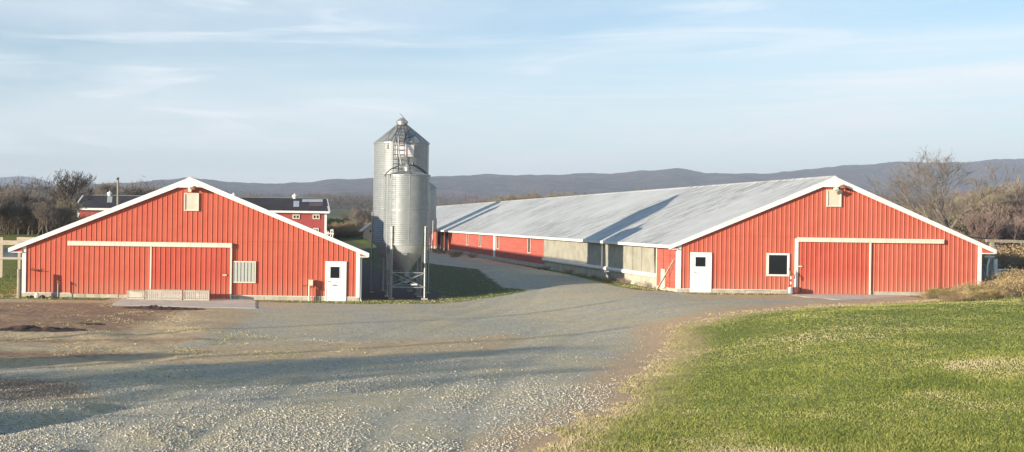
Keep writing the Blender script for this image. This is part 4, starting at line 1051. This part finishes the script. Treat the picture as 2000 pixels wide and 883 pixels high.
def plant(kind, px, top, Y, label, group, wide=1.0):
    x = XP(px, Y, 470); z = gz(x, Y); h = W(px, top, Y).z - z
    if h < 1.2: return
    s = h/10; rz = random.uniform(0, 6.28)
    if kind not in used:
        d, mk = protos[kind]; o = make_tree('bare_tree', label, 'tree', d, M['bark'], M[mk], (x,Y,z), group); o.rotation_euler.z = rz; used[kind] = o
        o.scale = (s*wide, s*wide, s)
    else:
        o = copy_tree(used[kind], (x,Y,z), rz, (s*wide, s*wide, s), label, group)
rr = random.Random(5)
# right wood
lab, grp = 'bare brown tree in the wood beyond the long barn', 'bare trees of the wood on the right'
for i in range(25):
    px = 1735+i*13+rr.uniform(-6,6); top = np.interp(px, [1740,1790,1850,1900,1950,2000,2060], [400,385,372,352,345,340,335])+rr.uniform(-6,26)
    plant(rr.choice((0,1,2,3,4,1,2)), px, top, rr.uniform(92,135), lab, grp, rr.uniform(.8,1.2))
for i in range(9):
    px = 1880+i*19+rr.uniform(-5,5); plant(rr.choice((1,4,2,5)), px, rr.uniform(372,420), rr.uniform(78,90), lab, grp, 1.0)
# left grove
lab, grp = 'bare grey brown tree in the grove beyond the board fence', 'bare trees of the left grove'
for i in range(26):
    px = -50+i*7.2+rr.uniform(-4,4); top = np.interp(px, [-40,0,40,80,110,150,200], [350,352,362,375,372,378,386])+rr.uniform(-6,20)
    plant(rr.choice((0,3,0,1,3)), px, top, rr.uniform(94,122), lab, grp, rr.uniform(.9,1.3))
for i in range(20):
    px = -60+i*9.6+rr.uniform(-5,5); plant(rr.choice((0,3)), px, np.interp(px, [-40,60,130,200], [372,384,396,410])+rr.uniform(-8,14), rr.uniform(86,93), lab, grp, 1.15)
lab, grp = 'small bare tree rising over the dark roof near the utility pole', 'bare trees beyond the dark roof'
for px, top in ((200,352),(212,349),(250,360),(262,354),(275,357),(288,362),(300,360),(238,366)): plant(rr.choice((0,3)), px, top+rr.uniform(-2,5), rr.uniform(165,185), lab, grp, 1.2)
lab, grp = 'brown treetop showing over the far roof ridge of the long barn', 'trees beyond the long roof'
for i in range(34):
    px = 862+i*9.2+rr.uniform(-4,4); top = np.interp(px, [860,930,960,1000,1060,1100,1150,1180], [396,388,378,374,368,372,374,378])+rr.uniform(-3,6)
    plant(rr.choice((0,1,4,2)), px, top, rr.uniform(215,245), lab, grp, 1.25)
for px in (1262,1274,1248,485,478,494): plant(0, px, 360+rr.uniform(-1,3) if px > 600 else 371+rr.uniform(0,4), 235, lab if px > 600 else 'small brown treetop just over the dark roof beside the right slope of the gable', grp if px > 600 else 'treetops over the dark roof', 1.2)
# the valley gap
lab, grp = 'slender bare tree in the valley gap beside the tallest silo', 'bare trees in the valley gap'
for px, top, Y in ((687,398,170),(699,392,165),(706,400,172),(680,408,178),(693,404,160),(712,402,175),(668,425,180),(718,406,168),(660,432,176),(676,428,158),(703,422,150),(690,430,150),(651,430,165)): plant(rr.choice((0,3)), px, top, Y, lab, grp, .9)
# brushy evergreen
x = XP(657, 170); z = gz(x, 170); t = thing('evergreen_tree', 'dark green evergreen in the valley gap beyond the dark roofed barn', 'tree', (x,170,z))
M['needle'] = mixed('dark_needles', (.018,.035,.018), (.04,.065,.03), 3, .9, 0, 0)
def blades(cx, cy, cz, rx, ry, rz_, n, L, wd, rng, zbias=0):
    V = []; 
    th = rng.uniform(0, 2*np.pi, n); ph = np.arccos(rng.uniform(-1, 1, n)); r = rng.uniform(.2, 1, n)**.45
    c = np.stack([cx+rx*r*np.sin(ph)*np.cos(th), cy+ry*r*np.sin(ph)*np.sin(th), cz+rz_*r*np.cos(ph)], 1)
    d = rng.normal(size=(n,3)); d[:,2] += zbias; d /= np.linalg.norm(d, axis=1, keepdims=True)
    e = np.cross(d, rng.normal(size=(n,3))); e /= np.linalg.norm(e, axis=1, keepdims=True)
    l = L*rng.uniform(.5, 1.3, (n,1))
    return np.concatenate([c-e*wd, c+e*wd, c+d*l], 0).reshape(3, n, 3).transpose(1,0,2).reshape(-1,3)
Vs = [blades(x+dx, 170, z+hh, w_, w_, .45, 400, .5, .06, RNG) for dx, hh, w_ in ((-.9,1.0,1.2),(.3,1.5,1.2),(1.0,1.2,1.0),(-.2,.7,1.3),(1.5,1.6,.6),(-1.0,1.5,.8))]
V = np.concatenate(Vs); npmesh('crown', V-np.array([x,170,z]), np.arange(len(V)).reshape(-1,3), M['needle'], parent=t)
m = MB(); m.tube([(0,0,-.3),(.1,0,1.6)], [.12,.05], 6, False); ORG[t.name] = Vector((0,0,0)); m.build('trunk', M['bark'], t)
# shrubs: dry stems with small leaves
M['dryleaf'] = bark('dry_brush_leaves', (.30,.20,.09), (.50,.37,.19))
M['greenleaf'] = bark('olive_brush_leaves', (.14,.13,.035), (.27,.24,.08))
def shrub_data(seed, nst, h, leafn, leafw):
    r_ = random.Random(seed); K = MB(); rng = np.random.default_rng(seed); tips = []
    for i in range(nst):
        a = r_.uniform(0, 6.28); q = r_.uniform(0, .5); p = Vector((math.cos(a)*q, math.sin(a)*q, -.05)); d = Vector((math.cos(a)*r_.uniform(.1,.9), math.sin(a)*r_.uniform(.1,.9), 1)).normalized(); L = h*r_.uniform(.5,1)
        pts = [p, p+d*L*.5, p+d*L*.85+Vector((d.x,d.y,-.1))*L*.25, p+d*L*.95+Vector((d.x,d.y,-.45))*L*.5]
        K.tube(pts, [.009,.007,.005,.003], 3, False)
        for k in range(5): t_ = r_.uniform(.3,1); j = min(int(t_*3),2); tips.append(pts[j].lerp(pts[j+1], t_*3-j))
    V = []
    tp = np.array([tuple(t_) for t_ in tips]); sel = rng.integers(0, len(tp), leafn); c = tp[sel]+rng.normal(size=(leafn,3))*.09
    d = rng.normal(size=(leafn,3)); d /= np.linalg.norm(d,axis=1,keepdims=True); e = np.cross(d, rng.normal(size=(leafn,3))); e /= np.linalg.norm(e,axis=1,keepdims=True)
    V = np.stack([c-e*leafw, c+e*leafw, c+d*leafw*3.2], 1).reshape(-1,3)
    return K, V
def make_shrub(label, cat, data, m1, m2, loc, group, name='dry_shrub'):
    t = thing(name, label, cat, (0,0,0), group); K, V = data; K.build('stems', m1, t)
    npmesh('leaves', V, np.arange(len(V)).reshape(-1,3), m2, parent=t); t.location = loc; return t
sh = []
lab, grp = 'dry tan shrub on the mound at the corner of the long barn', 'dry shrubs on the mound'
for i, ml in enumerate(('dryleaf','greenleaf','dryleaf','twig_r')):
    sh.append(make_shrub(lab, 'shrub', shrub_data(70+i, 60, 1.15, 2600 if i < 3 else 700, .016), M['twig_y'], M[ml], (0,0,0), grp))
first = [True]*4
for i in range(78):
    px = 1815+rr.random()**.9*235; Y = rr.uniform(46.6, 53.6)
    if px < 1850: Y = rr.uniform(51.2, 53.6)
    x = XP(px, Y, 570); z = gz(x, Y); k = rr.choice((0,0,1,1,2,2,3)); s = rr.uniform(.5,1.05)*np.interp(px, [1815,1850,1920,2000], [.42,.62,.8,1.15])
    if first[k]: first[k] = False; sh[k].location = (x,Y,z); sh[k].scale = (s*1.2,s*1.2,s); sh[k].rotation_euler.z = rr.uniform(0,6)
    else: copy_tree(sh[k], (x,Y,z), rr.uniform(0,6), (s*1.2,s*1.2,s), lab, grp)
lab2, grp2 = 'brown thicket shrub at the foot of the wood beyond the wire fence', 'thicket shrubs beyond the wire fence'
for i in range(46):
    Y = rr.uniform(61, 92); px = 1925+rr.random()*150; x = XP(px, Y, 520); s = rr.uniform(1.3,2.2)*(.35 if Y < 72 else 1.3); copy_tree(sh[rr.choice((0,3,3))], (x,Y,gz(x,Y)), rr.uniform(0,6), s, lab2, grp2)
lab3, grp3 = 'brown undergrowth shrub under the grove beyond the board fence', 'undergrowth shrubs of the left grove'
for i in range(30):
    Y = rr.uniform(90, 99); px = -40+rr.random()*230; x = XP(px, Y, 450); s = rr.uniform(1.4,2.6); copy_tree(sh[3 if rr.random() < .8 else 1], (x,Y,gz(x,Y)), rr.uniform(0,6), s, lab3, grp3)
lab4, grp4 = 'brown brush clump in the valley gap near the small shed', 'brush clumps near the small shed'
for i in range(26):
    Y = rr.uniform(140, 156); px = 642+rr.random()*85; x = XP(px, Y, 450); s = rr.uniform(1.2,2.4); copy_tree(sh[rr.choice((0,2,3))], (x,Y,gz(x,Y)), rr.uniform(0,6), s, lab4, grp4)
for i in range(12):
    Y = rr.uniform(100,122); x = 17.6+rr.random()*3.2; s = rr.uniform(.5,.9); copy_tree(sh[3], (x,Y,gz(x,Y)), rr.uniform(0,6), s, 'low brown weed clump along the far side wall of the long barn', 'weed clumps along the long side wall')
for i in range(16):
    Y = rr.uniform(57,80); x = xw-.3-rr.random()*.7; s = rr.uniform(.22,.42); copy_tree(sh[rr.choice((0,3))], (x,Y,gz(x,Y)), rr.uniform(0,6), s, 'low dry weed tuft under the grey curtain', 'weed tufts under the curtain')
# far woods: many small rough crowns in one mass
rng = np.random.default_rng(3); Vs = []
def wood_band(n, f):
    out = []
    for i in range(n):
        px, Y, h, sp_ = f(); x = (px-525)*Y/F; z = gz(x, Y)
        out.append(blades(x, Y, z+h*.55, sp_, sp_, h*.55, 34, h*.30, .05+Y*.00012, rng, .6))
    return out
Vs += wood_band(2600, lambda: (rng.uniform(-60,2060), rng.uniform(620,1450), rng.uniform(6,11), rng.uniform(3,6)))
Vs += wood_band(500, lambda: (rng.uniform(600,760), rng.uniform(560,800), rng.uniform(5,9), rng.uniform(3,5)))
Vs += wood_band(500, lambda: (rng.uniform(1700,2080), rng.uniform(330,560), rng.uniform(7,11), rng.uniform(2,5)))
Vs += wood_band(400, lambda: (rng.uniform(-80,330), rng.uniform(300,560), rng.uniform(6,9), rng.uniform(2,5)))
V = np.concatenate(Vs); M['wood_far'] = mixed('far_wood_brown', (.075,.058,.045), (.17,.13,.095), .02, 1, 0, 0)
o = npmesh('far_woods', V, np.arange(len(V)).reshape(-1,3), M['wood_far']); props(o, kind='stuff')
# ================================================================== SHADE MAKERS BESIDE THE YARD, OUTSIDE THE FRAME
def conifer(x, y, h, r, label, n=2600, seed=1, low=.1):
    rg = np.random.default_rng(seed); t = thing('evergreen_tree', label, 'tree', (x,y,gz(x,y))); ORG[t.name] = Vector((0,0,0))
    u = rg.uniform(0, 1, n)**.8; z = h*(low+(1-low)*u); rad = r*(1-u)**.8*rg.uniform(.3,1,n)**.5+.1; th = rg.uniform(0, 2*np.pi, n)
    c = np.stack([rad*np.cos(th), rad*np.sin(th), z], 1); d = rg.normal(size=(n,3))*.5; d[:,0] += np.cos(th); d[:,1] += np.sin(th); d /= np.linalg.norm(d,axis=1,keepdims=True)
    e = np.cross(d, rg.normal(size=(n,3))); e /= np.linalg.norm(e,axis=1,keepdims=True); V = np.stack([c-e*.16, c+e*.16, c+d*.7], 1).reshape(-1,3)
    npmesh('crown', V, np.arange(len(V)).reshape(-1,3), M['needle'], parent=t); m = MB(); m.tube([(0,0,-.3),(0,0,h*.9)], [.2,.04], 7, False); m.build('trunk', M['bark'], t)
conifer(-36.5, 12.6, 6.0, 1.3, 'narrow dark evergreen outside the frame whose shade falls on the yard', 3200, 4)
conifer(-24.5, 10.0, 3.5, 1.5, 'low dark evergreen outside the frame beside the yard entrance', 2600, 6)
T_, K_ = tree_data(88, 9.0, 1.2, 6, 1.5, .25, .4, .16, 5)
make_tree('bare_tree', 'spreading bare tree outside the frame whose thin shade crosses the gravel', 'tree', (T_, K_), M['bark'], M['twig'], (-33.0, 9.5, gz(-33,9.5)))
for (x, y, h) in ((-26, 24.9, 8.4), (-28.3, 15.9, 8.0)):  # added masts: their thin shadows stand in for wires that are not built
    m = MB(); z = gz(x, y); m.tube([(x,y,z-.3),(x,y,z+h)], [.10,.085], 8); t = thing('wire_shadow_mast', 'added slim mast outside the frame that casts a wire-like shadow, %s' % ('farther along the yard' if y > 20 else 'nearer the camera side'), 'mast', (x,y,z)); m.build('mast', M['galv_leg'], t); 
    m = MB(); m.lathe([(.0,.0),(.09,.05),(.09,.12),(.0,.16)], (x,y,z+h), 8); m.build('cap', M['galv_leg'], t)
# ================================================================== GRASS AND STONES
def scatter_pts(n, x0, x1, y0, y1, rg, dens_pow=1.6):
    # denser near the camera, thinning with distance
    u = rg.uniform(0, 1, n); Y = (y0**(1-dens_pow)+u*(y1**(1-dens_pow)-y0**(1-dens_pow)))**(1/(1-dens_pow))
    lo = np.maximum(x0, -.29*Y); hi = np.minimum(x1, .90*Y); X = lo+rg.uniform(0,1,n)*(hi-lo); return X, Y
def g_mask(X, Y):
    a = poly_sd(X, Y, LAWN)-.05
    for P in GRASS_STRIPS: a = np.maximum(a, poly_sd(X, Y, np.array(P)))
    return a
GRASS_STRIPS = [[(-15,51.7),(-8.4,51.5),(-8.0,53.1),(-13,53.1)], [(-.7,52.1),(5,51.5),(9,52.7),(12.4,56),(14.6,58.4),(14,62),(16.4,81),(14.6,92),(10,110),(9.8,70),(10.4,60),(9.2,54.5),(5.2,53.5),(-.7,53.1)],
    [(-30,56),(-13.8,53.2),(-13.8,75),(-30,75)], [(20.3,58.4),(20.4,56.2),(22.6,53.2),(26.0,53.4),(27.6,54.3),(21.6,54.6),(21.5,60),(21.2,62)], [(33.5,54.3),(33.6,51.8),(50,52),(50,60),(39,60),(38.4,54.3)]]
n = N('grass_blades'); tn = n.attr('tint'); 
col = n.ramp(tn, [(0, (.085,.11,.022)), (.28, (.20,.235,.045)), (.55, (.30,.31,.075)), (.72, (.40,.37,.13)), (.86, (.50,.41,.21)), (1, (.60,.49,.30))])
n.base(col).set(rough=.8, spec=.2); M['grass'] = n.m
rg = np.random.default_rng(9)
X, Y = scatter_pts(330000, -30, 60, 15.2, 100, rg, 1.9)
ms = g_mask(X, Y)+fbm(X*1.6, Y*1.6, 3, 2)*1.6
ed = poly_sd(X, Y, np.array([(-30,27.5),(-7,28.6),(-1,30.6),(5,34.5),(1,38),(-3,43),(-5,51),(-30,51)]))
keep = (ms > 0) | ((ed > 0) & (fbm(X*.8, Y*.9, 3, 61) > .09) & (rg.uniform(0,1,len(X)) < .5)); keep &= ~((Y > 57) & (X < 16.5) & (X > 5) & (rg.uniform(0,1,len(X)) < .65))
X, Y, ms = X[keep], Y[keep], ms[keep]
Z = ghe(X, Y); n_ = len(X); k = 3
Xr = np.repeat(X, k)+rg.normal(size=n_*k)*.035; Yr = np.repeat(Y, k)+rg.normal(size=n_*k)*.035; Zr = np.repeat(Z, k)-.01
dry = sst(.05, .36, fbm(Xr*.28, Yr*.33, 4, 90)+.04)*.34 + fbm(Xr*.9, Yr*.9, 3, 95)*.5 + sst(.05,.2,fbm(Xr*1.3,Yr*1.9,3,92))*.15 + sst(1.3, .1, np.repeat(ms, k))*.55
dry += .42*np.exp(-(((Xr-20.0)/3.0)**2+((Yr-33.8)/2.4)**2))*(.4+vnoise(Xr*1.6,Yr*1.6,6)*1.0) + .4*np.exp(-(((Xr-18.0)/1.6)**2+((Yr-25.6)/1.2)**2)) + .35*np.exp(-(((Xr-8.6)/1.8)**2+((Yr-18.4)/.35)**2)) + fbm(Xr*.12, Yr*.16, 3, 12)*.45
dry += sst(33, 40, Xr)*.2
tint = np.clip(rg.normal(.34, .15, n_*k)+dry, 0, 1)
hgt = rg.uniform(.014, .042, n_*k)*np.where(rg.uniform(0,1,n_*k) < .02, 2.2, 1)*(1+.6*vnoise(Xr*.7, Yr*.7, 44))*(1+np.clip(Yr-40, 0, 40)*.012)
lean = rg.normal(size=(n_*k, 2))*.55*hgt[:,None]; az = rg.uniform(0, np.pi, n_*k); wd = .006+Yr*.00016
e = np.stack([np.cos(az)*wd, np.sin(az)*wd, np.zeros_like(az)], 1); c = np.stack([Xr, Yr, Zr], 1)
tip = c+np.stack([lean[:,0], lean[:,1], hgt], 1)
V = np.stack([c-e, c+e, tip], 1).reshape(-1,3)
o = npmesh('grass', V, np.arange(len(V)).reshape(-1,3), M['grass'], attrs={'tint': np.repeat(tint, 3)}); props(o, kind='stuff')
# stones
n = N('gravel_stones'); tn = n.attr('tint'); n.base(n.ramp(tn, [(0, (.20,.19,.17)), (.4, (.47,.44,.38)), (.7, (.58,.53,.43)), (.88, (.62,.53,.38)), (1, (.78,.74,.66))])).set(rough=.9, spec=.2); M['stones'] = n.m
X, Y = scatter_pts(165000, -20, 30, 15.5, 40, rg, 2.9)
sdl = poly_sd(X, Y, LAWN); yd = poly_sd(X, Y, np.array([(-22,12),(2.7,15.5)]+[tuple(p) for p in LAWN[1:11]]+[(26,50),(20,56),(15,57.5),(12,55),(9,51.8),(5,50.6),(-.8,51),(-1,47.5),(-8.5,47.5),(-22,50)]))
patch = fbm(X*.35, Y*.5, 4, 70); keep = (yd > 0) & (rg.uniform(0,1,len(X)) < np.clip(.55+patch*2.4, .04, 1)*(1-.75*tracks(X, Y))*(1-.9*sst(-.8, .6, poly_sd(X, Y, np.array([(-30,27),(-8,28.6),(-2,29.8),(4,33.0),(7,37),(-1.5,46),(-4,50),(-30,50)]))))*(1-.7*sst(24,36,Y))) & (sdl < -.3*rg.uniform(0,1,len(X)))
X, Y = X[keep], Y[keep]; Z = ghe(X, Y); n_ = len(X); r = rg.uniform(.008, .018, n_)*(1+rg.uniform(0,1,n_)**8*1.0)
oc = np.array([(1,0,0),(-.9,.1,0),(0,1,.1),(.1,-1,0),(0,0,1),(0,0,-1)], float)
V = oc[None]*(1+rg.normal(size=(n_,6,1))*.22)
az = rg.uniform(0, 6.28, n_); ca, sa = np.cos(az)[:,None], np.sin(az)[:,None]
Vx = V[:,:,0]*ca-V[:,:,1]*sa; Vy = V[:,:,0]*sa+V[:,:,1]*ca; V = np.stack([Vx*r[:,None]*1.2, Vy*r[:,None], V[:,:,2]*r[:,None]*.75], 2)+np.stack([X,Y,Z+r*.35],1)[:,None,:]
fo = np.array([(0,2,4),(2,1,4),(1,3,4),(3,0,4),(2,0,5),(1,2,5),(3,1,5),(0,3,5)]); Fc = (fo[None]+(np.arange(n_)*6)[:,None,None]).reshape(-1,3)
o = npmesh('gravel_stones', V.reshape(-1,3), Fc, M['stones'], attrs={'tint': np.repeat(np.clip(rg.normal(.5,.25,n_),0,1), 6)}); props(o, kind='stuff')
# ================================================================== LIGHT, SKY, CAMERA
SUN = Vector((1, .57, -.187)).normalized()
sd = bpy.data.lights.new('sun', 'SUN'); sd.energy = 5.0; sd.angle = math.radians(.53); sd.color = (1, .90, .74)
so = bpy.data.objects.new('sun', sd); C.objects.link(so); so.rotation_euler = SUN.to_track_quat('-Z', 'Y').to_euler(); so.location = (-60, -30, 40)
w = bpy.data.worlds.new('World'); S.world = w; w.use_nodes = True; t = w.node_tree; bg = t.nodes['Background']
sky = t.nodes.new('ShaderNodeTexSky'); sky.sky_type = 'NISHITA'; sky.sun_disc = False
to_sun = -SUN; sky.sun_elevation = math.asin(to_sun.z); sky.sun_rotation = math.atan2(to_sun.x, to_sun.y)
sky.air_density = 1.0; sky.dust_density = .15; sky.ozone_density = 2.2; sky.altitude = 0
def nn(ty, **k):
    n = t.nodes.new(ty)
    for a, v in k.items(): setattr(n, a, v)
    return n
L = t.links.new
tc = nn('ShaderNodeTexCoord'); mp = nn('ShaderNodeMapping'); mp.inputs['Rotation'].default_value = (0, math.radians(-9), 0); mp.inputs['Scale'].default_value = (1.3, 1.3, 9.5)
L(tc.outputs['Generated'], mp.inputs[0])
no = nn('ShaderNodeTexNoise'); no.inputs['Scale'].default_value = 1.35; no.inputs['Detail'].default_value = 7; no.inputs['Roughness'].default_value = .55; no.inputs['Distortion'].default_value = .5
L(mp.outputs[0], no.inputs['Vector'])
no2 = nn('ShaderNodeTexNoise'); no2.inputs['Scale'].default_value = .9; no2.inputs['Detail'].default_value = 3; L(mp.outputs[0], no2.inputs['Vector'])
ad = nn('ShaderNodeMath', operation='ADD'); L(no.outputs['Fac'], ad.inputs[0]); mu = nn('ShaderNodeMath', operation='MULTIPLY'); mu.inputs[1].default_value = .7; L(no2.outputs['Fac'], mu.inputs[0]); L(mu.outputs[0], ad.inputs[1])
rp = nn('ShaderNodeValToRGB'); rp.color_ramp.elements[0].position = .60; rp.color_ramp.elements[0].color = (0,0,0,1); rp.color_ramp.elements[1].position = 1.06; rp.color_ramp.elements[1].color = (.62,.62,.62,1); L(ad.outputs[0], rp.inputs[0])
mx = nn('ShaderNodeMix', data_type='RGBA'); sx = nn('ShaderNodeSeparateXYZ'); L(tc.outputs['Generated'], sx.inputs[0])
mr = nn('ShaderNodeMapRange'); mr.inputs['From Min'].default_value = .22; mr.inputs['From Max'].default_value = .42; mr.inputs['To Min'].default_value = 1; mr.inputs['To Max'].default_value = 0; L(sx.outputs[2], mr.inputs[0])
mp2 = nn('ShaderNodeMapping'); mp2.inputs['Rotation'].default_value = (math.radians(4), math.radians(7), 0); mp2.inputs['Scale'].default_value = (2.2, 2.2, 26); L(tc.outputs['Generated'], mp2.inputs[0])
n4 = nn('ShaderNodeTexNoise'); n4.inputs['Scale'].default_value = 1.5; n4.inputs['Detail'].default_value = 8; n4.inputs['Roughness'].default_value = .6; n4.inputs['Distortion'].default_value = .8; L(mp2.outputs[0], n4.inputs['Vector'])
rp2 = nn('ShaderNodeValToRGB'); rp2.color_ramp.elements[0].position = .50; rp2.color_ramp.elements[0].color = (0,0,0,1); rp2.color_ramp.elements[1].position = .72; rp2.color_ramp.elements[1].color = (.5,.5,.5,1); L(n4.outputs['Fac'], rp2.inputs[0])
a5 = nn('ShaderNodeMath', operation='ADD'); a5.use_clamp = True; L(rp.outputs[0], a5.inputs[0]); L(rp2.outputs[0], a5.inputs[1])
m3 = nn('ShaderNodeMath', operation='MULTIPLY'); L(a5.outputs[0], m3.inputs[0]); L(mr.outputs[0], m3.inputs[1]); L(m3.outputs[0], mx.inputs[0]); tn = nn('ShaderNodeMix', data_type='RGBA', blend_type='MULTIPLY'); tn.inputs[0].default_value = 1; tn.inputs[7].default_value = (1.75, 1.92, 2.02, 1); L(sky.outputs[0], tn.inputs[6]); L(tn.outputs[2], mx.inputs[6]); mx.inputs[7].default_value = (10.2, 10.7, 11.0, 1)
L(mx.outputs[2], bg.inputs['Color']); bg.inputs['Strength'].default_value = .06
# haze
hz = MB(); hz.box((-1400, -160, -3), (3400, 4300, 240)); ho = hz.build('haze', None); props(ho, kind='stuff')
hm = bpy.data.materials.new('haze_air'); hm.use_nodes = True; ht = hm.node_tree; ht.nodes.remove(ht.nodes['Principled BSDF'])
pv = ht.nodes.new('ShaderNodeVolumePrincipled'); pv.inputs['Color'].default_value = (.72,.82,1,1); pv.inputs['Density'].default_value = 3.0e-4; pv.inputs['Anisotropy'].default_value = 0
ht.links.new(pv.outputs[0], ht.nodes['Material Output'].inputs['Volume']); ho.data.materials.append(hm)
# camera: level, rolled a touch, with lens shift as in a cropped frame
cd = bpy.data.cameras.new('camera'); co = bpy.data.objects.new('camera', cd); C.objects.link(co); S.camera = co
cd.sensor_width = 36; cd.lens = F/2000*36; cd.clip_end = 9000; cd.clip_start = .3
co.location = (0, 0, ZC)
co.rotation_euler = (Matrix.Rotation(math.radians(90), 3, 'X') @ Matrix.Rotation(ROLL, 3, 'Z')).to_euler()
cd.shift_x = (1000-VX)/2000; cd.shift_y = -(441.5-VY)/2000
S.view_settings.view_transform = 'Standard'; S.view_settings.look = 'None'; S.view_settings.gamma = 1; S.view_settings.exposure = 0.82
S.render.engine = 'CYCLES'; S.cycles.use_denoising = True; S.cycles.volume_bounces = 0; S.cycles.max_bounces = 6
